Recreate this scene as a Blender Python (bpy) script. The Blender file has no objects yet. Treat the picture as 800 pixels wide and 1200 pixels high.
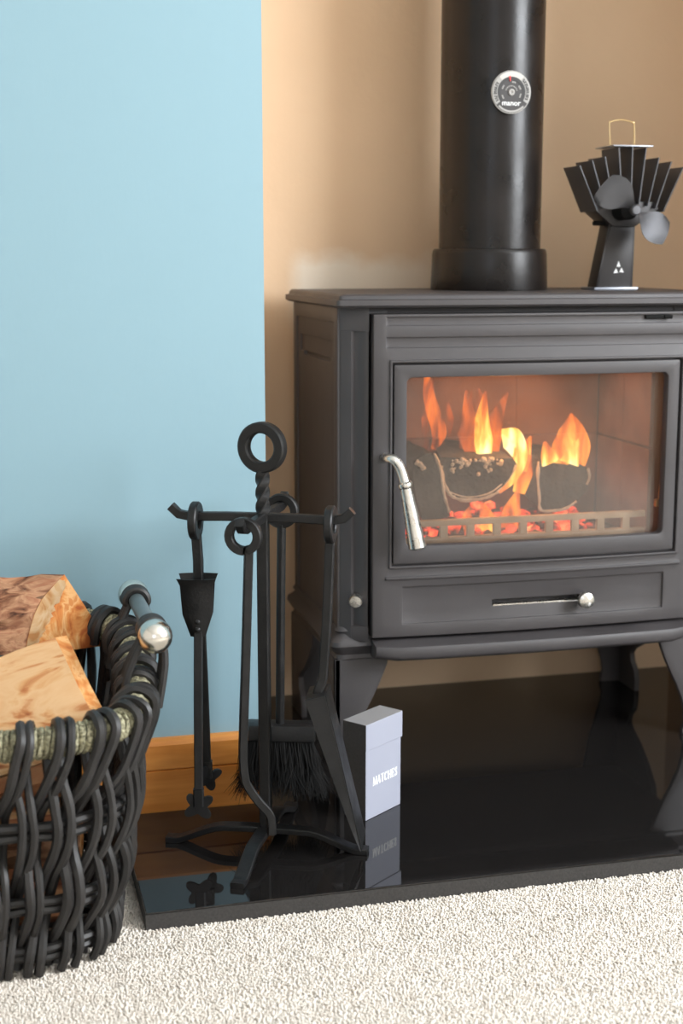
import bpy, bmesh, math, random
import numpy as np
from mathutils import Vector, Matrix
random.seed(7)
R = math.radians
SC = bpy.context.scene
COL = SC.collection

# ------------------------------------------------------------------ camera, world, lights, exposure
cd = bpy.data.cameras.new('camera')
cam = bpy.data.objects.new('camera', cd)
COL.objects.link(cam)
cd.sensor_fit = 'VERTICAL'
cd.sensor_height = 36.0
cd.sensor_width = 24.0
cd.lens = 36.0 * 1667 / 1200
cam.location = (0, 0, 0.742)
cam.rotation_euler = (R(90 - 10.20), 0, R(-14.25))
cd.clip_start = 0.02
cd.dof.use_dof = True
cd.dof.focus_distance = 1.74
cd.dof.aperture_fstop = 4.5
SC.camera = cam

world = bpy.data.worlds.new('world')
SC.world = world
world.use_nodes = True
world.node_tree.nodes['Background'].inputs[0].default_value = (0.62, 0.78, 1.0, 1)
world.node_tree.nodes['Background'].inputs[1].default_value = 1.0


def area_light(name, loc, target, sx, sy, power, color):
    ld = bpy.data.lights.new(name, 'AREA')
    ld.shape = 'RECTANGLE'
    ld.size, ld.size_y = sx, sy
    ld.energy = power
    ld.color = color
    o = bpy.data.objects.new(name, ld)
    o.location = loc
    d = Vector(target) - Vector(loc)
    o.rotation_euler = d.to_track_quat('-Z', 'Y').to_euler()
    COL.objects.link(o)
    return o


# daylight through the window in the right wall and a weak fill light added behind the camera
area_light('window_daylight', (2.66, -0.12, 1.5), (1.0, -0.12, 1.3), 1.62, 1.3, 106, (0.93, 0.965, 1.0))
area_light('rear_fill_light', (-0.9, -2.55, 1.5), (-0.9, 0, 1.35), 1.5, 1.2, 6, (0.93, 0.965, 1.0))

SC.view_settings.view_transform = 'Standard'
SC.view_settings.look = 'None'
SC.view_settings.gamma = 1.0
SC.view_settings.use_curve_mapping = False
SC.view_settings.exposure = 0.62
SC.cycles.use_denoising = True
SC.cycles.max_bounces = 9
SC.cycles.diffuse_bounces = 5
SC.cycles.transparent_max_bounces = 24
SC.cycles.sample_clamp_indirect = 6.0

HT = 0.022          # hearth top
SX = 0.761          # centre line of the stove
YW = 1.793          # plane of the blue wall
YB = 2.232          # back wall of the recess

# ------------------------------------------------------------------ materials


def new_mat(name):
    m = bpy.data.materials.new(name)
    m.use_nodes = True
    nt = m.node_tree
    return m, nt, nt.nodes['Principled BSDF']


def node(nt, typ, **kw):
    n = nt.nodes.new(typ)
    for k, v in kw.items():
        if hasattr(n, k):
            setattr(n, k, v)
        else:
            n.inputs[k.replace('_', ' ')].default_value = v
    return n


def ramp(nt, stops):
    n = nt.nodes.new('ShaderNodeValToRGB')
    cr = n.color_ramp
    cr.elements.remove(cr.elements[1])
    cr.elements[0].position = stops[0][0]
    cr.elements[0].color = tuple(stops[0][1]) + (1,)
    for p, c in stops[1:]:
        cr.elements.new(p).color = tuple(c) + (1,)
    return n


def mat(name, c1, c2=None, scale=20, rough=0.5, metal=0.0, bump=0.0, bscale=None, stretch=(1, 1, 1), spec=0.5, detail=4, rough2=None, bdist=0.002):
    m, nt, b = new_mat(name)
    L = nt.links
    tc = node(nt, 'ShaderNodeTexCoord')
    mp = node(nt, 'ShaderNodeMapping')
    mp.inputs['Scale'].default_value = stretch
    L.new(tc.outputs['Object'], mp.inputs[0])
    ns = node(nt, 'ShaderNodeTexNoise')
    ns.inputs['Scale'].default_value = scale
    ns.inputs['Detail'].default_value = detail
    L.new(mp.outputs[0], ns.inputs['Vector'])
    cr = ramp(nt, [(0.3, c1), (0.7, c2 or c1)])
    L.new(ns.outputs['Fac'], cr.inputs[0])
    L.new(cr.outputs[0], b.inputs['Base Color'])
    b.inputs['Roughness'].default_value = rough
    b.inputs['Metallic'].default_value = metal
    b.inputs['Specular IOR Level'].default_value = spec
    if rough2 is not None:
        mr = node(nt, 'ShaderNodeMapRange')
        mr.inputs['From Min'].default_value = 0.3
        mr.inputs['From Max'].default_value = 0.7
        mr.inputs['To Min'].default_value = rough
        mr.inputs['To Max'].default_value = rough2
        L.new(ns.outputs['Fac'], mr.inputs[0])
        L.new(mr.outputs[0], b.inputs['Roughness'])
    if bump:
        n2 = node(nt, 'ShaderNodeTexNoise')
        n2.inputs['Scale'].default_value = bscale or scale * 4
        n2.inputs['Detail'].default_value = 4
        L.new(mp.outputs[0], n2.inputs['Vector'])
        bp = node(nt, 'ShaderNodeBump')
        bp.inputs['Strength'].default_value = bump
        bp.inputs['Distance'].default_value = bdist
        L.new(n2.outputs['Fac'], bp.inputs['Height'])
        L.new(bp.outputs[0], b.inputs['Normal'])
    return m


M = {}
M['blue_wall'] = mat('blue_wall_paint', (0.255, 0.398, 0.462), (0.264, 0.410, 0.476), scale=1.5, rough=0.55, bump=0.05, bscale=140, stretch=(1, 1, .35), spec=0.3)
M['white_wall'] = mat('white_wall_paint', (0.60, 0.56, 0.51), (0.63, 0.59, 0.54), scale=2, rough=0.8, bump=0.08, bscale=120)
M['ceiling'] = mat('white_ceiling_paint', (0.80, 0.79, 0.77), (0.83, 0.82, 0.80), scale=2, rough=0.9)
M['carpet'] = mat('cream_carpet', (0.68, 0.615, 0.54), (0.74, 0.675, 0.60), scale=260, rough=1.0, bump=0.6, bscale=420, spec=0.0)  # base toned below the pile to carry the tufts' self-shadowing
M['pile'] = mat('cream_wool_pile', (0.85, 0.775, 0.69), (0.91, 0.85, 0.77), scale=45, rough=1.0, spec=0.0, detail=6)
M['stove'] = mat('stove_paint', (0.048, 0.043, 0.0445), (0.062, 0.056, 0.058), scale=9, rough=0.46, rough2=0.56, bump=0.10, bscale=420, spec=0.5, bdist=0.001)
M['flue'] = mat('flue_enamel', (0.0065, 0.005, 0.0045), (0.013, 0.010, 0.009), scale=16, rough=0.24, rough2=0.36, bump=0.08, bscale=160, spec=0.32)
M['iron'] = mat('black_wrought_iron', (0.006, 0.006, 0.0065), (0.013, 0.0125, 0.0125), scale=45, rough=0.36, rough2=0.5, bump=0.2, bscale=220, spec=0.38)
M['black'] = mat('matt_black', (0.004, 0.004, 0.004), (0.007, 0.007, 0.007), rough=0.8, spec=0.2)
M['steel'] = mat('polished_steel', (0.72, 0.69, 0.64), (0.80, 0.78, 0.74), scale=60, rough=0.22, rough2=0.34, metal=1.0, bump=0.1, bscale=260, bdist=0.0005)
M['ball'] = mat('brushed_nickel', (0.74, 0.70, 0.63), (0.80, 0.77, 0.71), scale=80, rough=0.16, rough2=0.26, metal=1.0)
M['bar'] = mat('grey_handle_bar', (0.10, 0.13, 0.14), (0.13, 0.16, 0.17), scale=30, rough=0.35)
M['willow'] = mat('dark_willow', (0.013, 0.012, 0.0115), (0.030, 0.0275, 0.0265), scale=28, rough=0.40, rough2=0.58, bump=0.25, bscale=120, stretch=(1, 1, .4), spec=0.5)
M['rope'] = mat('seagrass_rope', (0.07, 0.06, 0.03), (0.52, 0.49, 0.32), scale=330, rough=0.8, bump=0.9, bscale=380, detail=2)
M['oak'] = mat('varnished_oak', (0.60, 0.205, 0.032), (0.76, 0.31, 0.066), scale=7, rough=0.35, rough2=0.45, bump=0.1, bscale=60, stretch=(1.2, 8, 14))
M['granite'] = mat('polished_black_granite', (0.007, 0.0062, 0.006), (0.017, 0.0155, 0.015), scale=620, rough=0.03, spec=0.55, detail=2)
M['granite_edge'] = mat('honed_granite_edge', (0.030, 0.028, 0.027), (0.055, 0.052, 0.050), scale=300, rough=0.5, bump=0.2, bscale=500)
M['brick'] = mat('fire_brick', (0.11, 0.055, 0.04), (0.36, 0.19, 0.13), scale=7, rough=0.9, bump=0.4, bscale=60)
M['soot'] = mat('sooty_iron', (0.014, 0.012, 0.011), (0.03, 0.026, 0.024), scale=30, rough=0.85, bump=0.3)
M['ash'] = mat('pale_ash', (0.42, 0.34, 0.26), (0.66, 0.58, 0.48), scale=60, rough=0.95, bump=0.6, bscale=160)
M['guard'] = mat('ashy_log_guard', (0.44, 0.34, 0.25), (0.60, 0.48, 0.36), scale=30, rough=0.9, bump=0.3)
M['char'] = mat('charred_wood', (0.012, 0.011, 0.010), (0.05, 0.045, 0.038), scale=40, rough=0.9, bump=0.9, bscale=90, bdist=0.004)
M['box_front'] = mat('daylit_card', (0.36, 0.375, 0.455), (0.375, 0.39, 0.47), scale=5, rough=0.55)  # cool daylight on the front face put into the card colour
M['box_side'] = mat('grey_card', (0.27, 0.262, 0.265), (0.29, 0.28, 0.285), scale=5, rough=0.6)
M['box_shade'] = mat('shaded_card', (0.060, 0.055, 0.054), (0.075, 0.070, 0.068), scale=300, rough=0.7)  # shade on the box ends put into a darker card colour
M['print_white'] = mat('white_print', (0.92, 0.92, 0.92), rough=0.5)
M['fan'] = mat('anodised_dark_aluminium', (0.075, 0.075, 0.082), (0.095, 0.095, 0.102), scale=30, rough=0.38, rough2=0.48, metal=0.4)
M['fan_post'] = mat('dark_bronze_aluminium', (0.026, 0.023, 0.023), (0.036, 0.032, 0.032), scale=30, rough=0.42, metal=0.2)
M['fan_edge'] = mat('bright_cut_aluminium', (0.30, 0.32, 0.37), (0.36, 0.38, 0.43), scale=30, rough=0.35, metal=0.7)
M['brass_wire'] = mat('brass_wire', (0.78, 0.56, 0.28), (0.84, 0.62, 0.34), rough=0.28, metal=1.0)
M['dial_dark'] = mat('dial_black_enamel', (0.020, 0.019, 0.019), rough=0.45)
M['dial_grey'] = mat('dial_grey_enamel', (0.036, 0.032, 0.031), rough=0.5)
M['dial_light'] = mat('dial_silver_enamel', (0.34, 0.325, 0.305), (0.37, 0.355, 0.335), rough=0.45)
M['dial_pale'] = mat('dial_pale_enamel', (0.52, 0.49, 0.45), (0.55, 0.52, 0.48), rough=0.45)
M['red'] = mat('red_needle_paint', (0.62, 0.03, 0.03), rough=0.5)
M['bristle'] = mat('black_bristle', (0.003, 0.003, 0.003), (0.008, 0.0075, 0.007), scale=80, rough=0.75, spec=0.2)
M['upvc'] = mat('white_window_frame', (0.8, 0.8, 0.8), rough=0.4)
M['wood_split'] = None


def tan_wall():
    # sand plaster with a patch of paler bare filler above the stove top
    m, nt, b = new_mat('sand_plaster')
    L = nt.links
    tc = node(nt, 'ShaderNodeTexCoord')
    n1 = node(nt, 'ShaderNodeTexNoise')
    n1.inputs['Scale'].default_value = 5
    n1.inputs['Detail'].default_value = 5
    L.new(tc.outputs['Object'], n1.inputs['Vector'])
    cr = ramp(nt, [(0.3, (0.72, 0.525, 0.35)), (0.7, (0.76, 0.56, 0.38))])
    L.new(n1.outputs['Fac'], cr.inputs[0])
    sep = node(nt, 'ShaderNodeSeparateXYZ')
    L.new(tc.outputs['Object'], sep.inputs[0])
    n2 = node(nt, 'ShaderNodeTexNoise')
    n2.inputs['Scale'].default_value = 8
    n2.inputs['Detail'].default_value = 5
    L.new(tc.outputs['Object'], n2.inputs['Vector'])
    ad = node(nt, 'ShaderNodeMath', operation='MULTIPLY_ADD')
    ad.inputs[1].default_value = 0.15
    L.new(n2.outputs['Fac'], ad.inputs[0])
    L.new(sep.outputs['Z'], ad.inputs[2])

    def band(src, a, b2, inv=False):
        mr = node(nt, 'ShaderNodeMapRange')
        mr.inputs['From Min'].default_value = a
        mr.inputs['From Max'].default_value = b2
        if inv:
            mr.inputs['To Min'].default_value = 1
            mr.inputs['To Max'].default_value = 0
        L.new(src, mr.inputs[0])
        return mr
    z1 = band(ad.outputs[0], 0.792, 0.826, True)
    z0 = band(sep.outputs['Z'], 0.60, 0.66)
    x0 = band(sep.outputs['X'], 0.475, 0.505)
    x1 = band(sep.outputs['X'], 0.56, 0.86, True)
    cur = z1.outputs[0]
    for k in (z0, x0, x1):
        mu = node(nt, 'ShaderNodeMath', operation='MULTIPLY')
        L.new(cur, mu.inputs[0])
        L.new(k.outputs[0], mu.inputs[1])
        cur = mu.outputs[0]
    mu = node(nt, 'ShaderNodeMath', operation='MULTIPLY')
    mu.inputs[1].default_value = 0.85
    L.new(cur, mu.inputs[0])
    mx = node(nt, 'ShaderNodeMix', data_type='RGBA')
    L.new(mu.outputs[0], mx.inputs[0])
    L.new(cr.outputs[0], mx.inputs[6])
    mx.inputs[7].default_value = (0.86, 0.79, 0.68, 1)
    L.new(mx.outputs[2], b.inputs['Base Color'])
    b.inputs['Roughness'].default_value = 0.75
    b.inputs['Specular IOR Level'].default_value = 0.3
    n3 = node(nt, 'ShaderNodeTexNoise')
    n3.inputs['Scale'].default_value = 90
    L.new(tc.outputs['Object'], n3.inputs['Vector'])
    bp = node(nt, 'ShaderNodeBump')
    bp.inputs['Strength'].default_value = 0.12
    bp.inputs['Distance'].default_value = 0.003
    L.new(n3.outputs['Fac'], bp.inputs['Height'])
    L.new(bp.outputs[0], b.inputs['Normal'])
    return m


M['tan_wall'] = tan_wall()


def wood_mat(name, stops, axis_scale=(4, 60, 60), dist=3.0, rough=0.6, wscale=1.0, bump=0.25):
    m, nt, b = new_mat(name)
    L = nt.links
    tc = node(nt, 'ShaderNodeTexCoord')
    mp = node(nt, 'ShaderNodeMapping')
    mp.inputs['Scale'].default_value = axis_scale
    L.new(tc.outputs['Object'], mp.inputs[0])
    ns = node(nt, 'ShaderNodeTexNoise')
    ns.inputs['Scale'].default_value = wscale
    ns.inputs['Detail'].default_value = 6
    ns.inputs['Distortion'].default_value = dist
    L.new(mp.outputs[0], ns.inputs['Vector'])
    cr = ramp(nt, stops)
    L.new(ns.outputs['Fac'], cr.inputs[0])
    L.new(cr.outputs[0], b.inputs['Base Color'])
    b.inputs['Roughness'].default_value = rough
    b.inputs['Specular IOR Level'].default_value = 0.25
    bp = node(nt, 'ShaderNodeBump')
    bp.inputs['Strength'].default_value = bump
    bp.inputs['Distance'].default_value = 0.004
    L.new(ns.outputs['Fac'], bp.inputs['Height'])
    L.new(bp.outputs[0], b.inputs['Normal'])
    return m


M['split'] = wood_mat('split_pine', [(0.34, (0.28, 0.080, 0.030)), (0.40, (0.50, 0.20, 0.072)), (0.45, (0.66, 0.375, 0.18)), (0.52, (0.70, 0.44, 0.23)), (0.57, (0.64, 0.34, 0.145)), (0.62, (0.46, 0.165, 0.058)), (0.68, (0.26, 0.075, 0.03))], (6, 22, 22), 1.6, 0.6)
M['split_end'] = wood_mat('sawn_pine_end', [(0.36, (0.38, 0.10, 0.026)), (0.44, (0.54, 0.19, 0.05)), (0.52, (0.60, 0.26, 0.08)), (0.60, (0.68, 0.38, 0.16)), (0.66, (0.52, 0.20, 0.06))], (22, 22, 22), 2.2, 0.55)
M['split_red'] = wood_mat('split_reddish_log', [(0.36, (0.22, 0.065, 0.034)), (0.5, (0.52, 0.21, 0.09)), (0.62, (0.66, 0.40, 0.20))], (5, 26, 26), 0.9, 0.7)
M['sapwood'] = wood_mat('pale_sapwood', [(0.38, (0.60, 0.30, 0.11)), (0.46, (0.72, 0.47, 0.23)), (0.6, (0.80, 0.60, 0.36))], (30, 30, 30), 2.0, 0.6)
M['bark'] = wood_mat('rough_pine_bark', [(0.30, (0.05, 0.022, 0.014)), (0.43, (0.25, 0.11, 0.06)), (0.56, (0.46, 0.25, 0.14)), (0.70, (0.30, 0.12, 0.065))], (30, 62, 62), 1.2, 0.9, 1.0, 0.9)


def flame_mat():
    m = bpy.data.materials.new('flame')
    m.use_nodes = True
    nt = m.node_tree
    L = nt.links
    nt.nodes.remove(nt.nodes['Principled BSDF'])
    out = nt.nodes['Material Output']
    at = node(nt, 'ShaderNodeAttribute')
    at.attribute_name = 'hotness'
    tc = node(nt, 'ShaderNodeTexCoord')
    mp = node(nt, 'ShaderNodeMapping')
    mp.inputs['Scale'].default_value = (70, 30, 16)
    L.new(tc.outputs['Object'], mp.inputs[0])
    ns = node(nt, 'ShaderNodeTexNoise')
    ns.inputs['Scale'].default_value = 1.0
    ns.inputs['Detail'].default_value = 3
    ns.inputs['Distortion'].default_value = 0.6
    L.new(mp.outputs[0], ns.inputs['Vector'])
    ad = node(nt, 'ShaderNodeMath', operation='MULTIPLY_ADD')
    ad.inputs[1].default_value = 1.5
    L.new(ns.outputs['Fac'], ad.inputs[0])
    sb = node(nt, 'ShaderNodeMath', operation='SUBTRACT')
    sb.inputs[1].default_value = 0.98
    L.new(at.outputs['Fac'], sb.inputs[0])
    L.new(sb.outputs[0], ad.inputs[2])
    cr = ramp(nt, [(0.0, (0.80, 0.10, 0.012)), (0.35, (1.0, 0.20, 0.022)), (0.6, (1.0, 0.36, 0.045)), (0.8, (1.0, 0.60, 0.13)), (1.0, (1.0, 0.85, 0.42))])
    L.new(ad.outputs[0], cr.inputs[0])
    em = node(nt, 'ShaderNodeEmission')
    L.new(cr.outputs[0], em.inputs[0])
    st = node(nt, 'ShaderNodeMapRange')
    st.inputs['To Min'].default_value = 0.75
    st.inputs['To Max'].default_value = 1.5
    L.new(ad.outputs[0], st.inputs[0])
    L.new(st.outputs[0], em.inputs[1])
    tr = node(nt, 'ShaderNodeBsdfTransparent')
    al = node(nt, 'ShaderNodeMapRange')
    al.inputs['From Min'].default_value = -0.05
    al.inputs['From Max'].default_value = 0.65
    al.inputs['To Min'].default_value = 0.0
    al.inputs['To Max'].default_value = 0.86
    L.new(ad.outputs[0], al.inputs[0])
    mx = node(nt, 'ShaderNodeMixShader')
    L.new(al.outputs[0], mx.inputs[0])
    L.new(tr.outputs[0], mx.inputs[1])
    L.new(em.outputs[0], mx.inputs[2])
    L.new(mx.outputs[0], out.inputs['Surface'])
    return m


M['flame'] = flame_mat()


def ember_mat():
    m, nt, b = new_mat('glowing_embers')
    L = nt.links
    tc = node(nt, 'ShaderNodeTexCoord')
    ns = node(nt, 'ShaderNodeTexNoise')
    ns.inputs['Scale'].default_value = 34
    ns.inputs['Detail'].default_value = 4
    L.new(tc.outputs['Object'], ns.inputs['Vector'])
    cr = ramp(nt, [(0.44, (0.0, 0.0, 0.0)), (0.56, (0.9, 0.06, 0.02)), (0.72, (1.0, 0.36, 0.12))])
    L.new(ns.outputs['Fac'], cr.inputs[0])
    b.inputs['Base Color'].default_value = (0.10, 0.075, 0.06, 1)
    b.inputs['Roughness'].default_value = 0.95
    L.new(cr.outputs[0], b.inputs['Emission Color'])
    b.inputs['Emission Strength'].default_value = 1.3
    return m


M['ember'] = ember_mat()


def glass_mat():
    # stove glass: clear with a diffuse haze painted in for soot and milky reflection, mirror reflections by Fresnel
    m = bpy.data.materials.new('hazy_stove_glass')
    m.use_nodes = True
    nt = m.node_tree
    L = nt.links
    nt.nodes.remove(nt.nodes['Principled BSDF'])
    out = nt.nodes['Material Output']
    tr = node(nt, 'ShaderNodeBsdfTransparent')
    tr.inputs[0].default_value = (0.95, 0.93, 0.90, 1)
    df = node(nt, 'ShaderNodeBsdfDiffuse')
    df.inputs[0].default_value = (0.66, 0.50, 0.40, 1)
    tc = node(nt, 'ShaderNodeTexCoord')
    ns = node(nt, 'ShaderNodeTexNoise')
    ns.inputs['Scale'].default_value = 7
    ns.inputs['Detail'].default_value = 3
    L.new(tc.outputs['Object'], ns.inputs['Vector'])
    mr = node(nt, 'ShaderNodeMapRange')
    mr.inputs['From Min'].default_value = 0.3
    mr.inputs['From Max'].default_value = 0.7
    mr.inputs['To Min'].default_value = 0.03
    mr.inputs['To Max'].default_value = 0.085
    L.new(ns.outputs['Fac'], mr.inputs[0])
    m1 = node(nt, 'ShaderNodeMixShader')
    L.new(mr.outputs[0], m1.inputs[0])
    L.new(tr.outputs[0], m1.inputs[1])
    L.new(df.outputs[0], m1.inputs[2])
    gl = node(nt, 'ShaderNodeBsdfGlossy')
    gl.inputs['Roughness'].default_value = 0.04
    fr = node(nt, 'ShaderNodeFresnel')
    fr.inputs[0].default_value = 1.42
    m2 = node(nt, 'ShaderNodeMixShader')
    L.new(fr.outputs[0], m2.inputs[0])
    L.new(m1.outputs[0], m2.inputs[1])
    L.new(gl.outputs[0], m2.inputs[2])
    L.new(m2.outputs[0], out.inputs['Surface'])
    return m


M['glass'] = glass_mat()
m, nt, b = new_mat('window_glass')
b.inputs['Transmission Weight'].default_value = 1
b.inputs['Roughness'].default_value = 0
M['clear'] = m

# ------------------------------------------------------------------ object helpers
ORG = {}


def thing(name, label, cat, loc=(0, 0, 0), group=None, kind=None):
    o = bpy.data.objects.new(name, None)
    o.empty_display_size = 0.02
    COL.objects.link(o)
    o.location = loc
    ORG[o.name] = Vector(loc)
    o['label'] = label
    o['category'] = cat
    if group:
        o['group'] = group
    return o


def obj(name, bm, material, parent=None, smooth=True, angle=35, label=None, kind=None, recalc=True):
    """turn a bmesh in world coordinates into ONE linked object"""
    off = ORG[parent.name] if parent else Vector((0, 0, 0))
    if recalc:
        bmesh.ops.recalc_face_normals(bm, faces=bm.faces[:])
    me = bpy.data.meshes.new(name)
    bm.to_mesh(me)
    bm.free()
    if off.length:
        me.transform(Matrix.Translation(-off))
    mats = material if isinstance(material, (list, tuple)) else [material]
    for mm in mats:
        me.materials.append(mm)
    if smooth:
        me.polygons.foreach_set('use_smooth', [True] * len(me.polygons))
        me.set_sharp_from_angle(angle=R(angle))
    o = bpy.data.objects.new(name, me)
    COL.objects.link(o)
    if parent:
        o.parent = parent
    ORG[o.name] = off
    if label:
        o['label'] = label
    if kind:
        o['kind'] = kind
    return o


def tag(o, label, cat, group=None, kind=None):
    o['label'] = label
    o['category'] = cat
    if group:
        o['group'] = group
    if kind:
        o['kind'] = kind
    return o


def BM():
    return bmesh.new()


def add_box(bm, lo, hi, bev=0.0, seg=2, mtx=None):
    t = bmesh.new()
    bmesh.ops.create_cube(t, size=1.0)
    lo, hi = Vector(lo), Vector(hi)
    for v in t.verts:
        v.co = Vector(((lo[i] + hi[i]) / 2 + v.co[i] * (hi[i] - lo[i])) for i in range(3))
    if bev:
        bmesh.ops.bevel(t, geom=t.edges[:], offset=bev, segments=seg, profile=0.6, affect='EDGES')
    if mtx:
        bmesh.ops.transform(t, matrix=mtx, verts=t.verts)
    merge(bm, t)


def merge(bm, t):
    me = bpy.data.meshes.new('tmp')
    t.to_mesh(me)
    t.free()
    bm.from_mesh(me)
    bpy.data.meshes.remove(me)


def spline(pts, n=6):
    P = [Vector(p) for p in pts]
    P = [P[0] * 2 - P[1]] + P + [P[-1] * 2 - P[-2]]
    out = []
    for i in range(1, len(P) - 2):
        for k in range(n):
            t = k / n
            a, b, c, d = P[i - 1], P[i], P[i + 1], P[i + 2]
            out.append(0.5 * ((2 * b) + (c - a) * t + (2 * a - 5 * b + 4 * c - d) * t * t + (3 * b - a - 3 * c + d) * t ** 3))
    out.append(P[-2])
    return out


def add_tube(bm, pts, r, n=8, section=None, caps=True, up=None, twist=None, closed=False):
    """tube along pts; r number, list or function; section: list of 2-D points replaces the circle"""
    pts = [Vector(p) for p in pts]
    N = len(pts)
    rf = r if callable(r) else (lambda i: r[i] if isinstance(r, (list, tuple)) else r)
    sec = section or [(math.cos(2 * math.pi * k / n), math.sin(2 * math.pi * k / n)) for k in range(n)]
    rings = []
    u = Vector(up) if up else None
    for i, p in enumerate(pts):
        if closed:
            t = (pts[(i + 1) % N] - pts[i - 1])
        else:
            t = (pts[min(i + 1, N - 1)] - pts[max(i - 1, 0)])
        if t.length < 1e-9:
            t = Vector((0, 0, 1))
        t.normalize()
        if u is None:
            u = t.orthogonal()
        u = u - t * u.dot(t)
        if u.length < 1e-6:
            u = t.orthogonal()
        u.normalize()
        v = t.cross(u)
        a = twist(i) if twist else 0.0
        ca, sa = math.cos(a), math.sin(a)
        rr = rf(i)
        ring = []
        for (x, y) in sec:
            X, Y = x * ca - y * sa, x * sa + y * ca
            ring.append(bm.verts.new(p + u * (X * rr) + v * (Y * rr)))
        rings.append(ring)
    m = len(sec)
    for i in range(N if closed else N - 1):
        A, B = rings[i], rings[(i + 1) % N]
        for k in range(m):
            bm.faces.new((A[k], A[(k + 1) % m], B[(k + 1) % m], B[k]))
    if caps and not closed:
        bm.faces.new(rings[0][::-1])
        bm.faces.new(rings[-1])
    return rings


SQ = [(1, 1), (-1, 1), (-1, -1), (1, -1)]


def chsq(w, h, c=0.25):
    """chamfered rectangle section, half sizes w,h"""
    k = min(w, h) * c
    return [(w, h - k), (w - k, h), (-w + k, h), (-w, h - k), (-w, -h + k), (-w + k, -h), (w - k, -h), (w, -h + k)]


def add_lathe(bm, prof, origin, axis, n=24):
    """prof: list of (radius, height)"""
    axis = Vector(axis).normalized()
    u = axis.orthogonal().normalized()
    v = axis.cross(u)
    o = Vector(origin)
    rings = []
    for (r, h) in prof:
        if r < 1e-6:
            rings.append([bm.verts.new(o + axis * h)])
        else:
            rings.append([bm.verts.new(o + axis * h + u * (r * math.cos(2 * math.pi * k / n)) + v * (r * math.sin(2 * math.pi * k / n))) for k in range(n)])
    for A, B in zip(rings, rings[1:]):
        for k in range(n):
            a0, a1 = A[k % len(A)], A[(k + 1) % len(A)]
            b0, b1 = B[k % len(B)], B[(k + 1) % len(B)]
            vs = []
            for q in (a0, a1, b1, b0):
                if q not in vs:
                    vs.append(q)
            if len(vs) > 2:
                bm.faces.new(vs)
    for ring in (rings[0], rings[-1]):
        if len(ring) > 1:
            bm.faces.new(ring)


def add_prism(bm, poly, ext, bev=0.0, seg=2):
    """poly: list of 3-D points (one face), extruded by vector ext"""
    t = bmesh.new()
    ext = Vector(ext)
    A = [t.verts.new(Vector(p)) for p in poly]
    B = [t.verts.new(Vector(p) + ext) for p in poly]
    n = len(A)
    t.faces.new(A)
    t.faces.new(B[::-1])
    for k in range(n):
        t.faces.new((A[k], B[k], B[(k + 1) % n], A[(k + 1) % n]))
    bmesh.ops.recalc_face_normals(t, faces=t.faces[:])
    if bev:
        es = [e for e in t.edges if e.calc_face_angle(0) > 0.5]
        bmesh.ops.bevel(t, geom=es, offset=bev, segments=seg, profile=0.6, affect='EDGES')
    merge(bm, t)


def add_relief(bm, xs, zs, depth, fn, back, bev=0.0012, seg=2):
    """height-field panel: cells between the breakpoints xs, zs; depth(xm, zm) gives the front
    position (None = opening); fn(x, d, z) maps to 3-D; walls close every step"""
    t = bmesh.new()
    xs, zs = sorted(set(xs)), sorted(set(zs))
    nx, nz = len(xs) - 1, len(zs) - 1
    D = [[depth((xs[i] + xs[i + 1]) / 2, (zs[j] + zs[j + 1]) / 2) for j in range(nz)] for i in range(nx)]
    cache = {}

    def V(i, j, d):
        k = (i, j, round(d, 5))
        if k not in cache:
            cache[k] = t.verts.new(fn(xs[i], d, zs[j]))
        return cache[k]

    def get(i, j):
        return D[i][j] if 0 <= i < nx and 0 <= j < nz else None
    for i in range(nx):
        for j in range(nz):
            d = D[i][j]
            if d is None:
                continue
            t.faces.new((V(i, j, d), V(i + 1, j, d), V(i + 1, j + 1, d), V(i, j + 1, d)))
            t.faces.new((V(i, j, back), V(i, j + 1, back), V(i + 1, j + 1, back), V(i + 1, j, back)))
            for (di, dj, a, b2) in ((-1, 0, (i, j), (i, j + 1)), (1, 0, (i + 1, j), (i + 1, j + 1)), (0, -1, (i, j), (i + 1, j)), (0, 1, (i, j + 1), (i + 1, j + 1))):
                q = get(i + di, j + dj)
                if q is None:
                    e = back
                elif q > d + 1e-6 or q < d - 1e-6:
                    if (q - d) * (back - d) <= 0:
                        continue      # the lower neighbour makes no wall; the prouder cell does
                    e = q
                else:
                    continue
                t.faces.new((V(*a, d), V(*b2, d), V(*b2, e), V(*a, e)))
    bmesh.ops.recalc_face_normals(t, faces=t.faces[:])
    if bev:
        es = [e for e in t.edges if len(e.link_faces) == 2 and e.calc_face_angle(0) > 1.0]
        bmesh.ops.bevel(t, geom=es, offset=bev, segments=seg, profile=0.5, affect='EDGES', clamp_overlap=True)
    merge(bm, t)


def rrect(x0, x1, z0, z1, r, k=6):
    out = []
    for cx, cz, a0 in ((x1 - r, z1 - r, 0), (x0 + r, z1 - r, 90), (x0 + r, z0 + r, 180), (x1 - r, z0 + r, 270)):
        for q in range(k + 1):
            a = R(a0 + 90 * q / k)
            out.append((cx + r * math.cos(a), cz + r * math.sin(a)))
    return out


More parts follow.
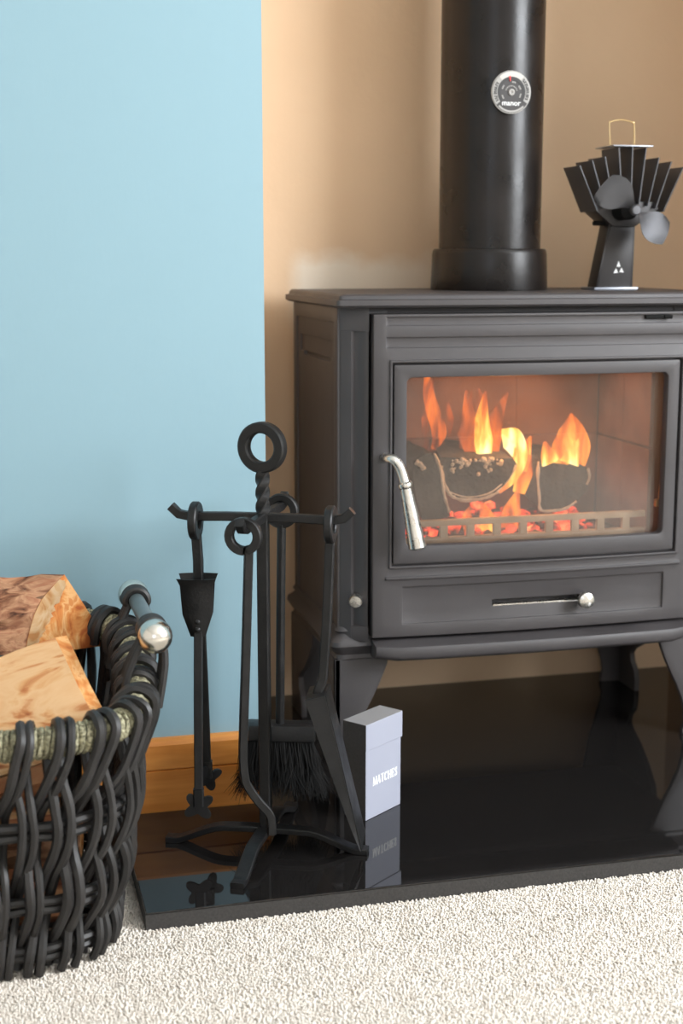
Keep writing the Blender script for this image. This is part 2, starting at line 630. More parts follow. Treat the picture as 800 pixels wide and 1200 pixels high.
def add_frame(bm, outer, inner, yf, yb, bow=None, bev=0.0015):
    """ring between two outlines of equal length in XZ, from y=yf to y=yb"""
    t = bmesh.new()
    n = len(outer)
    f = bow or (lambda x: 0.0)
    mk = lambda P, y: [t.verts.new((x, y + f(x), z)) for x, z in P]
    OF, IF, OB, IB = mk(outer, yf), mk(inner, yf), mk(outer, yb), mk(inner, yb)
    for k in range(n):
        l = (k + 1) % n
        for A, B in ((OF, IF), (IF, IB), (IB, OB), (OB, OF)):
            t.faces.new((A[k], A[l], B[l], B[k]))
    bmesh.ops.recalc_face_normals(t, faces=t.faces[:])
    if bev:
        es = [e for e in t.edges if len(e.link_faces) == 2 and e.calc_face_angle(0) > 1.0]
        bmesh.ops.bevel(t, geom=es, offset=bev, segments=2, profile=0.5, affect='EDGES')
    merge(bm, t)


def text_mesh(txt, size, mtx, depth=0.0003, bold=0.0):
    cu = bpy.data.curves.new('txt', 'FONT')
    cu.body = txt
    cu.size = size
    cu.align_x = 'CENTER'
    cu.align_y = 'CENTER'
    cu.extrude = depth
    cu.offset = bold
    cu.resolution_u = 3
    o = bpy.data.objects.new('txt', cu)
    COL.objects.link(o)
    dg = bpy.context.evaluated_depsgraph_get()
    me = bpy.data.meshes.new_from_object(o.evaluated_get(dg))
    bpy.data.objects.remove(o)
    bpy.data.curves.remove(cu)
    me.transform(mtx)
    bm = BM()
    bm.from_mesh(me)
    bpy.data.meshes.remove(me)
    return bm


# ------------------------------------------------------------------ the room
def struct(name, bm, m, parent=None, **kw):
    o = obj(name, bm, m, parent, smooth=False, **kw)
    o['kind'] = 'structure'
    return o


XL, XR, YF, ZC = -2.0, 2.7, -2.6, 2.4
AX0, AX1, AZ = 0.354, 1.170, 1.55      # the fireplace recess
HX0, HX1, HY0 = 0.153, 1.42, 1.487     # the hearth slab

bm = BM()
add_box(bm, (XL, YF, -0.05), (XR, YB + 0.1, 0.0))
floor = struct('floor', bm, M['carpet'])
bm = BM()
add_box(bm, (XL, YF, ZC), (XR, YW + 0.1, ZC + 0.05))
struct('ceiling', bm, M['ceiling'])
bm = BM()
add_box(bm, (XL, YW, 0), (AX0, YW + 0.1, ZC))
struct('wall_front_left', bm, M['blue_wall'])
bm = BM()
add_box(bm, (AX1, YW, 0), (XR, YW + 0.1, ZC))
struct('wall_front_right', bm, M['blue_wall'])
bm = BM()
add_box(bm, (AX0, YW, AZ), (AX1, YW + 0.1, ZC))
struct('wall_front_above_recess', bm, M['blue_wall'])
bm = BM()
add_box(bm, (AX0 - 0.1, YB, 0), (AX1 + 0.1, YB + 0.08, AZ + 0.1))
struct('wall_recess_back', bm, M['tan_wall'])
bm = BM()
add_box(bm, (AX0 - 0.08, YW + 0.1, 0), (AX0, YB, AZ + 0.1))
struct('wall_recess_left', bm, M['tan_wall'])
bm = BM()
add_box(bm, (AX1, YW + 0.1, 0), (AX1 + 0.08, YB, AZ + 0.1))
struct('wall_recess_right', bm, M['tan_wall'])
bm = BM()
add_box(bm, (AX0, YW + 0.1, AZ), (AX1, YB, AZ + 0.1))
struct('ceiling_recess', bm, M['tan_wall'])
bm = BM()
add_box(bm, (XL - 0.1, YF, 0), (XL, YW + 0.1, ZC))
struct('wall_left', bm, M['white_wall'])


def wall_with_window(wname, n, axis, at, a0, a1, w0, w1, z0, z1, out):
    """a wall across `axis` with a framed window opening w0..w1, z0..z1"""
    def bx(bm, p0, p1, q0, q1, t0, t1, bev=0.0):
        lo, hi = min(t0, t1), max(t0, t1)
        if axis == 'x':
            add_box(bm, (lo, p0, q0), (hi, p1, q1), bev)
        else:
            add_box(bm, (p0, lo, q0), (p1, hi, q1), bev)
    bm = BM()
    t0, t1 = at, at + 0.12 * out
    bx(bm, a0, w0, 0, ZC, t0, t1)
    bx(bm, w1, a1, 0, ZC, t0, t1)
    bx(bm, w0, w1, 0, z0, t0, t1)
    bx(bm, w0, w1, z1, ZC, t0, t1)
    struct(wname, bm, M['white_wall'])
    bm = BM()
    f = 0.05
    y0, y1 = at + 0.06 * out, at + 0.10 * out
    bx(bm, w0, w1, z0, z0 + f, y0, y1)
    bx(bm, w0, w1, z1 - f, z1, y0, y1)
    bx(bm, w0, w0 + f, z0 + f, z1 - f, y0, y1)
    bx(bm, w1 - f, w1, z0 + f, z1 - f, y0, y1)
    wm = (w0 + w1) / 2
    bx(bm, wm - f / 2, wm + f / 2, z0 + f, z1 - f, y0, y1)
    fr = struct('window_%d' % n, bm, M['upvc'])
    for s0, s1 in ((w0 + f, wm - f / 2), (wm + f / 2, w1 - f)):
        bm = BM()
        bx(bm, s0, s1, z0 + f, z1 - f, at + 0.078 * out, at + 0.082 * out)
        p = obj('pane', bm, M['clear'], fr, smooth=False)


wall_with_window('wall_right', 1, 'x', XR, YF, YW + 0.1, -0.95, 0.70, 0.84, 2.16, 1)
wall_with_window('wall_back', 2, 'y', YF, XL, XR, -1.66, -0.14, 0.9, 2.1, -1)  # unseen rear window, added to go with the fill light

# oak baseboard: a lower board and a moulded cap with a groove between
bm = BM()
Y0 = 1.7785
prof = [(YW, 0), (Y0, 0), (Y0, 0.0765), (Y0 + 0.003, 0.078), (Y0, 0.0795), (Y0, 0.112), (Y0 + 0.003, 0.117), (Y0 + 0.008, 0.119), (YW, 0.119)]
add_prism(bm, [(XL, y, z) for y, z in prof], (AX0 - XL, 0, 0))
struct('baseboard_front', bm, M['oak'])

# ------------------------------------------------------------------ hearth slab
hearth = thing('hearth_slab', 'polished black granite hearth slab under the stove, edged by the cream carpet', 'hearth', (0.78, 1.75, 0))
poly = [(HX0, HY0), (HX1, HY0), (HX1, 1.777), (AX1 - 0.001, 1.777), (AX1 - 0.001, YB - 0.001), (AX0 + 0.001, YB - 0.001), (AX0 + 0.001, 1.777), (HX0, 1.777)]
bm = BM()
add_prism(bm, [(x, y, 0.0195) for x, y in poly], (0, 0, HT - 0.0195), 0.0012)
obj('slab_top', bm, M['granite'], hearth, smooth=False)
bm = BM()
e = 0.0012
poly2 = [(x, y) for x, y in poly]
add_prism(bm, [(x, y, 0.0) for x, y in poly2], (0, 0, 0.0195))
obj('slab_edge', bm, M['granite_edge'], hearth, smooth=False, label='rough honed grey edge of the slab')


# ------------------------------------------------------------------ carpet pile: short twisted tufts
def carpet_pile():
    rng = np.random.default_rng(3)
    P = 0.0029
    reg = [(-0.32, 1.50, 1.10, HY0 - 0.001), (-0.32, HX0 - 0.001, HY0 - 0.001, 1.776), (HX1 + 0.001, 1.50, HY0 - 0.001, 1.776)]
    reg = [r + (P, 1.0) for r in reg] + [(-0.80, 1.90, 0.55, 1.10, .0060, 1.9), (-0.80, -0.32, 1.10, 1.776, .0060, 1.9), (1.50, 1.90, 1.10, 1.776, .0060, 1.9)]
    pts, wid = [], []
    for x0, x1, y0, y1, p_, w_ in reg:
        gx, gy = np.meshgrid(np.arange(x0, x1, p_), np.arange(y0, y1, p_))
        wid.append(np.full(gx.size, w_))
        q = np.stack([gx.ravel(), gy.ravel()], 1) + rng.uniform(-p_ * .45, p_ * .45, (gx.size, 2))
        q[:, 0] = np.clip(q[:, 0], x0, x1)
        q[:, 1] = np.clip(q[:, 1], y0, y1)
        pts.append(q)
    q = np.concatenate(pts)
    n = len(q)
    ang = rng.uniform(0, 2 * np.pi, n)
    r = rng.uniform(.0013, .0020, n) * np.concatenate(wid)
    h = rng.uniform(.0020, .0036, n)
    lean = rng.normal(0, .0012, (n, 2))
    V = np.zeros((n, 7, 3))
    for k in range(3):
        a = ang + k * 2 * np.pi / 3
        V[:, k, 0] = q[:, 0] + r * np.cos(a)
        V[:, k, 1] = q[:, 1] + r * np.sin(a)
        V[:, k, 2] = 0.0
        a2 = a + .8
        V[:, 3 + k, 0] = q[:, 0] + lean[:, 0] * .5 + r * 1.05 * np.cos(a2)
        V[:, 3 + k, 1] = q[:, 1] + lean[:, 1] * .5 + r * 1.05 * np.sin(a2)
        V[:, 3 + k, 2] = h * .62
    V[:, 6, 0] = q[:, 0] + lean[:, 0]
    V[:, 6, 1] = q[:, 1] + lean[:, 1]
    V[:, 6, 2] = h
    F = np.array([(0, 1, 4), (0, 4, 3), (1, 2, 5), (1, 5, 4), (2, 0, 3), (2, 3, 5), (3, 4, 6), (4, 5, 6), (5, 3, 6)])
    faces = (F[None] + 7 * np.arange(n)[:, None, None]).reshape(-1)
    me = bpy.data.meshes.new('carpet_pile')
    nf = len(faces) // 3
    me.vertices.add(n * 7)
    me.vertices.foreach_set('co', V.reshape(-1))
    me.loops.add(nf * 3)
    me.loops.foreach_set('vertex_index', faces.astype(np.int32))
    me.polygons.add(nf)
    me.polygons.foreach_set('loop_start', np.arange(0, nf * 3, 3, dtype=np.int32))
    me.polygons.foreach_set('use_smooth', np.ones(nf, dtype=bool))
    me.update()
    me.validate()
    me.materials.append(M['pile'])
    o = bpy.data.objects.new('carpet_pile', me)
    COL.objects.link(o)
    o.parent = floor
    o['kind'] = 'stuff'


carpet_pile()

# ------------------------------------------------------------------ the stove
def mir(x):
    return 2 * SX - x


stove = thing('wood_burning_stove', 'dark grey cast iron wood burning stove with a fire behind its glass door', 'stove', (SX, 2.03, HT))
BX0, BX1 = 0.4755, mir(0.4755)
BY0, BY1 = 1.895, 2.175
BZ0, BZ1 = 0.206, 0.6735

# body: a shell with the firebox open to the front
bm = BM()
WT = 0.05


def side_fn(sgn):
    def fn(y, d, z):
        return (BX0 - d, y, z) if sgn < 0 else (BX1 + d, y, z)
    return fn


def side_depth(y, z):
    # three stepped louvre bands high on each side, framed by the corner posts
    if not (BY0 + .012 < y < BY1 - .012):
        return 0.0
    if BZ0 + .02 < z < 0.652 and BY0 + .020 < y < BY1 - .022:
        d = -0.0025
        if 0.6255 < z:
            return d
        if BY0 + .038 < y < BY1 - .038 and 0.6013 < z:
            return d - 0.0025
        if BY0 + .038 < y < BY1 - .038 and z <= 0.6013:
            if BY0 + .052 < y < BY1 - .062 and 0.5955 < z:
                return d - 0.0055
            return d
        return d
    return 0.0


ys = [BY0, BY0 + .012, BY0 + .020, BY0 + .038, BY0 + .052, BY1 - .062, BY1 - .038, BY1 - .022, BY1 - .012, BY1]
zs = [BZ0, BZ0 + .02, .5955, .6013, .6255, .652, BZ1]
for s in (-1, 1):
    add_relief(bm, ys, zs, side_depth, side_fn(s), -0.012, 0.0012)
x0, x1 = BX0 + 0.012, BX1 - 0.012
add_box(bm, (x0, BY1 - .012, BZ0), (x1, BY1, BZ1))
add_box(bm, (x0, BY0, BZ1 - .05), (x1, BY1 - .012, BZ1))
add_box(bm, (x0, BY0 + .004, BZ0), (x1, BY1 - .012, BZ0 + .1))
# front corner posts: flat strip, hollow, then the door jamb
for s in (1, -1):
    P = [(BX0 + .0005, BY0 + .006), (BX0 + .0025, BY0 + .0005), (BX0 + .0050, BY0 - .0025), (BX0 + .0170, BY0 - .0105), (BX0 + .0190, BY0 - .0095), (BX0 + .0215, BY0 - .0075), (BX0 + .0270, BY0 - .0105), (BX0 + .0315, BY0 - .0160), (BX0 + .0350, BY0 - .0195), (BX0 + .0385, BY0 - .0205), (BX0 + .0410, BY0 - .0020), (BX0 + .070, BY0 - .0015), (BX0 + .070, BY0 + .05), (BX0 + .012, BY0 + .05)]
    if s < 0:
        P = [(mir(x), y) for x, y in P]
    add_prism(bm, [(x, y, BZ0 + .004) for x, y in P], (0, 0, BZ1 - BZ0 - .004 - .032))
    Q = [(BX0 + .0005, BY0 + .006), (BX0 + .003, BY0 - .0010), (BX0 + .0385, BY0 - .0235), (BX0 + .0410, BY0 - .0020), (BX0 + .07, BY0 - .0015), (BX0 + .07, BY0 + .05), (BX0 + .012, BY0 + .05)]
    for za, zb in ((BZ1 - .032, BZ1), (BZ0 + .001, BZ0 + .022)):
        add_prism(bm, [(x if s > 0 else mir(x), y, za) for x, y in Q], (0, 0, zb - za), .0008)
obj('body', bm, M['stove'], stove, angle=30)

# top plate with a stepped, moulded edge
bm = BM()
TX0, TX1, TY0, TY1 = 0.4655, mir(0.4655), 1.857, 2.192
prof = [(0.004, 0.6735), (0.0, 0.6765), (0.0, 0.6835), (0.0045, 0.6845), (0.0055, 0.6890), (0.0085, 0.6915)]
rings = []
for ins, z in prof:
    rings.append([bm.verts.new((x, y, z)) for x, y in rrect(TX0 + ins, TX1 - ins, TY0 + ins, TY1 - ins, 0.006, 4)])
for A, B in zip(rings, rings[1:]):
    for k in range(len(A)):
        bm.faces.new((A[k], A[(k + 1) % len(A)], B[(k + 1) % len(A)], B[k]))
bm.faces.new(rings[0])
bm.faces.new(rings[-1])
obj('top_plate', bm, M['stove'], stove, angle=25)

# base plinth: ogee moulding all round and the long ash lip in front
bm = BM()
prof = [(0.010, 0.2255), (0.007, 0.2195), (0.010, 0.2165), (0.006, 0.2110), (0.000, 0.2055), (-0.001, 0.1990), (0.004, 0.1915), (0.008, 0.1850), (0.007, 0.1790), (0.014, 0.1740)]
rings = []
for ins, z in prof:
    rings.append([bm.verts.new((x, y, z)) for x, y in rrect(0.4640 + ins, mir(0.4640) - ins, 1.880 + ins, 2.190 - ins, 0.014, 5)])
for A, B in zip(rings, rings[1:]):
    for k in range(len(A)):
        bm.faces.new((A[k], A[(k + 1) % len(A)], B[(k + 1) % len(A)], B[k]))
bm.faces.new(rings[0])
bm.faces.new(rings[-1])
obj('plinth', bm, M['stove'], stove, angle=40)


def bowf(x):
    return -0.009 * max(0.0, 1 - ((x - SX) / 0.245) ** 2)


bm = BM()
NX = 16
lx0 = 0.521
prof = [(1.882, 0.2085), (1.868, 0.2085), (1.856, 0.2045), (1.8445, 0.2035), (1.8425, 0.2005), (1.8425, 0.1895), (1.8445, 0.1860), (1.850, 0.1830), (1.882, 0.1815)]
rings = []
for i in range(NX + 1):
    x = lx0 + (mir(lx0) - lx0) * i / NX
    end = 0.010 if i in (0, NX) else 0.0
    rings.append([bm.verts.new((x, min(y + (bowf(x) + end if y < 1.88 else 0), 1.884), z + (0.002 if (end and z < .195) else 0))) for y, z in prof])
for A, B in zip(rings, rings[1:]):
    for k in range(len(prof)):
        bm.faces.new((A[k], A[(k + 1) % len(prof)], B[(k + 1) % len(prof)], B[k]))
bm.faces.new(rings[0])
bm.faces.new(rings[-1])
obj('ash_lip', bm, M['stove'], stove, angle=40)

# door: a bowed casting with two sunk bands, the window recess and a sunk lower panel
DX0, DX1 = 0.5185, mir(0.5185)
DZ0, DZ1 = 0.2135, 0.6645
YD = 1.865
gx0, gx1 = 0.541, mir(0.541)
px0, px1 = 0.5615, mir(0.5615)


def door_depth(x, z):
    if gx0 < x < gx1 and 0.3125 < z < 0.6025:
        if 0.556 < x < mir(0.556) and 0.330 < z < 0.586:
            return None
        if 0.5445 < x < mir(0.5445) and 0.3155 < z < 0.5990:
            return YD + 0.008
        return YD - 0.0022
    if 0.5365 < x < mir(0.5365):
        if 0.6490 < z < 0.6605 or 0.6190 < z < 0.6330:
            return YD + 0.0035
        if 0.2965 < z < 0.3005:
            return YD - 0.0025
    if px0 < x < px1 and 0.2320 < z < 0.2855:
        if 0.694 < x < 0.8385 and 0.2500 < z < 0.2600:
            return YD + 0.0235
        return YD + 0.0035
    return YD


xs = [DX0, 0.5365, gx0, 0.5445, 0.556, px0, 0.60, 0.645, 0.694, 0.73, SX, 0.79, 0.8385, 0.88, 0.92, px1, mir(0.556), mir(0.5445), gx1, mir(0.5365), DX1]
zs = [DZ0, .2320, .2500, .2600, .2855, .2965, .3005, .3125, .3155, .330, .586, .5990, .6025, .6190, .6330, .6490, .6605, DZ1]
door = None
bm = BM()
add_relief(bm, xs, zs, door_depth, lambda x, d, z: (x, d + bowf(x) * (1 if d < 1.89 else 0), z), 1.8935, 0.0014)
door = obj('door', bm, M['stove'], stove, angle=40)

bm = BM()
inn = rrect(0.5655, mir(0.5655), 0.3430, 0.5785, 0.008, 6)
ci, cz = SX, 0.4605
out = rrect(0.5475, mir(0.5475), 0.3185, 0.5960, 0.002, 6)


def densify(P, n=6):
    o2 = []
    for k in range(len(P)):
        a, b2 = P[k], P[(k + 1) % len(P)]
        long = abs(a[0] - b2[0]) > 0.1
        m2 = n if long else 1
        for q in range(m2):
            o2.append((a[0] + (b2[0] - a[0]) * q / m2, a[1] + (b2[1] - a[1]) * q / m2))
    return o2


add_frame(bm, densify(out), densify(inn), YD + 0.0005, YD + 0.017, bowf)
obj('window_frame', bm, M['stove'], door, angle=40)
bm = BM()
NXp = 12
A = []
for i in range(NXp + 1):
    x = 0.557 + (mir(0.557) - 0.557) * i / NXp
    A.append((x, YD + 0.0155 + bowf(x)))
vv = [[bm.verts.new((x, y + dy, z)) for x, y in A] for dy in (0, 0.004) for z in (0.333, 0.585)]
for i in range(NXp):
    bm.faces.new((vv[0][i], vv[0][i + 1], vv[1][i + 1], vv[1][i]))
    bm.faces.new((vv[2][i], vv[3][i], vv[3][i + 1], vv[2][i + 1]))
    bm.faces.new((vv[0][i], vv[2][i], vv[2][i + 1], vv[0][i + 1]))
    bm.faces.new((vv[1][i], vv[1][i + 1], vv[3][i + 1], vv[3][i]))
for i in (0, NXp):
    bm.faces.new((vv[0][i], vv[1][i], vv[3][i], vv[2][i]))
obj('glass_pane', bm, M['glass'], door, label='hazy heat resistant glass with pale reflections')

# door handle: cranked neck, collar and long tapering steel grip
hp = [(0.5335, 1.869, 0.4690), (0.5345, 1.850, 0.4700), (0.5395, 1.8405, 0.4700), (0.5465, 1.837, 0.4625), (0.5515, 1.835, 0.4500), (0.5545, 1.833, 0.4380)]
bm = BM()
sp = spline(hp, 5)
add_tube(bm, sp, lambda i: 0.0062 + 0.0012 * i / len(sp), 12)
ax = (Vector((0.5725, 1.830, 0.3470)) - Vector((0.5545, 1.833, 0.4380)))
Lh = ax.length
add_lathe(bm, [(0.0072, -0.002), (0.0098, 0.0), (0.0104, 0.003), (0.0098, 0.006), (0.0084, 0.0075), (0.0088, 0.02), (0.0102, 0.05), (0.0120, Lh - 0.006), (0.0124, Lh - 0.002), (0.0112, Lh), (0.0090, Lh + 0.0008)], (0.5545, 1.833, 0.4380), ax, 20)
obj('handle', bm, M['steel'], door, label='polished steel lever handle hanging beside the glass')

# air slider knob on a stem out of its slot
bm = BM()
kx = 0.8305
yk = YD + bowf(kx)
add_lathe(bm, [(0.0036, 0.0), (0.0036, 0.018), (0.0070, 0.019), (0.0108, 0.0215), (0.0125, 0.026), (0.0112, 0.0310), (0.0065, 0.0338), (0, 0.0345)], (kx, yk + 0.013, 0.2550), (0, -1, 0), 20)
obj('slider_knob', bm, M['steel'], door, label='shiny steel knob of the air slider')
bm = BM()
add_box(bm, (0.696, YD + .0050 + bowf(0.76), 0.2502), (0.832, YD + .0160 + bowf(.76), 0.2522), .0004)
obj('slider_rail', bm, M['steel'], door)
# black block standing for the dark of a slot, with its lever, in the top right of the door
bm = BM()
add_box(bm, (0.916, YD - .0065, 0.6545), (0.946, YD + .003, 0.6605), .0015)
add_tube(bm, [(0.944, YD - .006, 0.6575), (0.956, YD - .006, 0.6570)], 0.0028, 8)
obj('dark_slot', bm, M['black'], door)
bm = BM()
add_box(bm, (0.9545, 1.8830, 0.3790), (0.9625, 1.8890, 0.3900), .001)
add_tube(bm, [(0.9600, 1.885, 0.389), (0.9615, 1.885, 0.412)], 0.0013, 6)
obj('glass_clip', bm, M['brass_wire'], door)

# small knob on the left corner post
bm = BM()
add_lathe(bm, [(0.0080, 0.0), (0.0080, 0.010), (0.0092, 0.012), (0.0096, 0.019), (0.0082, 0.0225), (0.0, 0.0232)], (0.5010, 1.8890, 0.2690), (-0.30, -1, -0.12), 20)
obj('post_knob', bm, M['steel'], stove, label='small round steel knob on the corner post')


# legs: cast corner legs, each a front plate and a side plate with a curved inner edge
def leg(sx, front):
    bm = BM()
    ox = 0.4700
    if front:
        fr = [(0.5500, .1790), (0.5470, .1660), (0.5370, .1410), (0.5270, .1200), (0.5180, .1030), (0.5080, .0800), (0.5020, .0580), (0.5010, .0400), (0.5050, .0300), (0.5050, HT)]
        sd = [(.088, .1790), (.080, .1620), (.058, .1380), (.044, .1120), (.034, .0850), (.028, .0580), (.027, .0400), (.031, .0300), (.031, HT)]
        y0, dr = 1.8890, 1
    else:
        fr = [(0.5380, .1790), (0.5340, .1500), (0.5270, .1150), (0.5180, .0850), (0.5110, .0600), (0.5080, .0420), (0.5110, .0300), (0.5110, HT)]
        sd = [(.152, .1790), (.146, .1600), (.120, .1330), (.088, .1080), (.058, .0920), (.050, .0830), (.054, .0700), (.068, .0560), (.072, .0420), (.072, HT)]
        y0, dr = 2.1800, -1
    X = (lambda x: x) if sx < 0 else mir
    o1 = [(ox + .004, HT), (ox, .05), (ox, .1790)]
    add_prism(bm, [(X(x), y0, z) for x, z in o1 + fr], (0, dr * 0.009, 0), 0.0016)
    add_prism(bm, [(X(ox), y0 + dr * d, z) for d, z in [(.002, HT), (0.0, .05), (0.0, .1790)] + sd], (0.009 if sx < 0 else -0.009, 0, 0), 0.0016)
    obj('leg', bm, M['stove'], stove, angle=40)


for sx in (-1, 1):
    for fr in (True, False):
        leg(sx, fr)

# firebox lining: separate bricks round the fire, baffle and grate
FX0, FX1 = 0.5500, mir(0.5500)
FZ0, FZ1 = 0.3100, 0.6050


def brick(lo, hi):
    bm = BM()
    add_box(bm, lo, hi, 0.0008)
    obj('fire_brick', bm, M['brick'], stove, smooth=False)


nb = 3
for j in range(2):
    z0 = FZ0 + j * 0.148
    for i in range(nb):
        w = (FX1 - FX0) / nb
        brick((FX0 + i * w + .0003, 2.135, z0 + .0005), (FX0 + (i + 1) * w - .0003, 2.160, z0 + .1475))
    for i in range(2):
        for xa, xb in ((0.5275, 0.5495), (mir(0.5495), mir(0.5275))):
            brick((xa, 1.948 + i * 0.093, z0 + .001), (xb, 1.948 + i * 0.093 + .091, z0 + .146))
bm = BM()
P = [(FX0, 1.985, 0.5990), (FX0, 2.134, 0.5550), (FX0, 2.134, 0.5650), (FX0, 1.985, 0.6090)]
add_prism(bm, P, (FX1 - FX0, 0, 0))
obj('baffle_plate', bm, M['soot'], stove, smooth=False)
bm = BM()
for i in range(17):
    x = FX0 + 0.010 + i * 0.0252
    add_box(bm, (x, 1.93, 0.3080), (x + .012, 2.13, 0.3180), .002)
add_box(bm, (FX0, 1.930, 0.3060), (FX1, 1.942, 0.3180))
add_box(bm, (FX0, 2.118, 0.3060), (FX1, 2.130, 0.3180))
obj('grate', bm, M['soot'], stove, smooth=False)
# pale ash covered log guard along the front of the grate
bm = BM()
add_box(bm, (0.572, 1.906, 0.3605), (mir(0.572), 1.915, 0.3700), .002)
add_box(bm, (0.572, 1.904, 0.3230), (mir(0.572), 1.918, 0.3440), .002)
for i in range(9):
    x = 0.590 + i * 0.0405
    add_box(bm, (x, 1.907, 0.343), (x + .012, 1.914, 0.361), .0015)
obj('log_guard', bm, M['guard'], stove, label='low ash coated rail in front of the burning logs')


# ------------------------------------------------------------------ the fire
def half_log(name, label, prof, y0, y1, tilt, rim, rnd, grp=None):
    """prof: outline in XZ at the front end, closed; extruded back with noise, ash on the front rim"""
    t = thing(name, label, 'log', (prof[0][0], y0, FZ0), grp)
    rng = random.Random(rnd)
    bm = BM()
    N = 7
    n = len(prof)
    cx = sum(p[0] for p in prof) / n
    cz = sum(p[1] for p in prof) / n
    rings = []
    for i in range(N + 1):
        f = i / N
        y = y0 + (y1 - y0) * f
        s = 1.0 - 0.10 * f
        rings.append([bm.verts.new((cx + (x - cx) * s + tilt[0] * f + rng.uniform(-.0018, .0018), y + rng.uniform(-.0015, .0015), cz + (z - cz) * s + tilt[1] * f + rng.uniform(-.0018, .0018))) for x, z in prof])
    for A, B in zip(rings, rings[1:]):
        for k in range(n):
            bm.faces.new((A[k], A[(k + 1) % n], B[(k + 1) % n], B[k]))
    bm.faces.new(rings[0])
    bm.faces.new(rings[-1])
    obj('charred_wood', bm, M['char'], t, angle=60)
    for path, r in rim:
        bm = BM()
        sp = spline([(x, y0 - .0005 + dy, z) for x, dy, z in path], 5)
        rr = [r * rng.uniform(.55, 1.2) for _ in sp]
        add_tube(bm, sp, rr, 6)
        obj('ash_rim', bm, M['ash'], t, label='crust of pale grey ash')
    return t


prof = [(0.648, 0.452), (0.675, 0.4515), (0.700, 0.450), (0.728, 0.449), (0.757, 0.448), (0.764, 0.437), (0.758, 0.420), (0.745, 0.404), (0.725, 0.393), (0.702, 0.388), (0.678, 0.389), (0.661, 0.398), (0.651, 0.418), (0.646, 0.438)]
la = half_log('burning_log', 'blackened half log with its ash edged end facing the glass', prof, 1.958, 2.10, (0.02, 0.012),
              [([(0.647, 0, 0.440), (0.651, 0, 0.418), (0.661, 0, 0.398), (0.678, 0, 0.389), (0.702, 0, 0.388), (0.725, 0, 0.393), (0.745, 0, 0.404), (0.757, 0, 0.420), (0.764, 0, 0.438)], 0.0030),
               ([(0.655, -.001, 0.404), (0.680, -.001, 0.394), (0.702, -.001, 0.393), (0.724, -.001, 0.398), (0.742, -.001, 0.410)], 0.0014)], 1, 'burning logs in the firebox')
bm = BM()
rng = random.Random(5)
for k in range(46):
    x = rng.uniform(0.664, 0.742)
    z = 0.449 - abs(rng.gauss(0, .010))
    r = rng.uniform(.0016, .0042)
    add_lathe(bm, [(0, -r * .5), (r, -r * .1), (r * .6, r * .4), (0, r * .6)], (x, 1.9575, z), (rng.uniform(-.3, .3), -1, rng.uniform(-.3, .3)), 6)
obj('ash_flakes', bm, M['ash'], la, kind='stuff')
prof = [(0.806, 0.440), (0.835, 0.441), (0.862, 0.438), (0.882, 0.428), (0.887, 0.410), (0.880, 0.390), (0.860, 0.371), (0.832, 0.364), (0.808, 0.366), (0.802, 0.385), (0.802, 0.415)]
half_log('burning_log', 'charred log at the right of the fire with an ash line down its edge', prof, 1.968, 2.11, (0.01, 0.01),
         [([(0.803, 0, 0.440), (0.803, 0, 0.412), (0.806, 0, 0.385), (0.809, 0, 0.366), (0.832, 0, 0.364), (0.850, 0, 0.367), (0.866, 0, 0.377)], 0.0026), ([(0.882, 0, 0.402), (0.886, 0, 0.414), (0.883, 0, 0.427)], 0.0022)], 2, 'burning logs in the firebox')
prof = [(0.604, 0.4500), (0.622, 0.462), (0.633, 0.461), (0.642, 0.445), (0.649, 0.415), (0.654, 0.385), (0.660, 0.366), (0.640, 0.360), (0.618, 0.362), (0.608, 0.390), (0.602, 0.425)]
half_log('burning_log', 'narrow burnt log at the left of the fire with crumbling ash on top', prof, 1.950, 2.08, (-.004, 0.008),
         [([(0.634, 0, 0.460), (0.641, 0, 0.444), (0.646, 0, 0.424), (0.650, 0, 0.398), (0.658, 0, 0.372)], 0.0028), ([(0.606, 0, 0.449), (0.614, -.001, 0.444), (0.618, 0, 0.438)], 0.0042)], 3, 'burning logs in the firebox')

# glowing embers under the logs
bm = BM()
rng = random.Random(11)
for k in range(150):
    x, y, z = rng.uniform(0.60, 0.91), rng.uniform(1.935, 2.10), 0.318 + abs(rng.gauss(0, .012))
    if 0.665 < x < 0.80:
        z += 0.022 * rng.random()
    r = rng.uniform(.007, .015)
    t = bmesh.new()
    bmesh.ops.create_icosphere(t, subdivisions=1, radius=r)
    for v in t.verts:
        v.co = Vector((v.co.x * rng.uniform(.7, 1.2) + x, v.co.y * rng.uniform(.7, 1.2) + y, v.co.z * rng.uniform(.5, .9) + z))
    merge(bm, t)
tag(obj('ember_bed', bm, M['ember'], None, smooth=False), 'bed of glowing red embers under the burning logs', 'embers', kind='stuff')

fire = thing('fire', 'orange flames licking up around the charred logs behind the glass', 'fire', (0.74, 1.99, 0.36))


def flame(path, widths, heat, thick=0.35):
    """a tongue of flame: flattened tube swept along path with hot foot and cool tip"""
    bm = BM()
    sp = spline(path, 6)
    n = len(sp)
    wl = bm.verts.layers.float.new('hotness')
    m = len(widths) - 1

    def w(i):
        f = i / (n - 1) * m
        k = min(int(f), m - 1)
        return widths[k] + (widths[k + 1] - widths[k]) * (f - k)
    sec = [(math.cos(a), math.sin(a) * thick) for a in [2 * math.pi * k / 12 for k in range(12)]]
    rings = add_tube(bm, sp, lambda i: max(w(i), .0004), section=sec, up=(1, 0, 0))
    for i, ring in enumerate(rings):
        f = i / (n - 1)
        for v in ring:
            v[wl] = heat[0] + (heat[1] - heat[0]) * f
    obj('flame', bm, M['flame'], fire, angle=180)


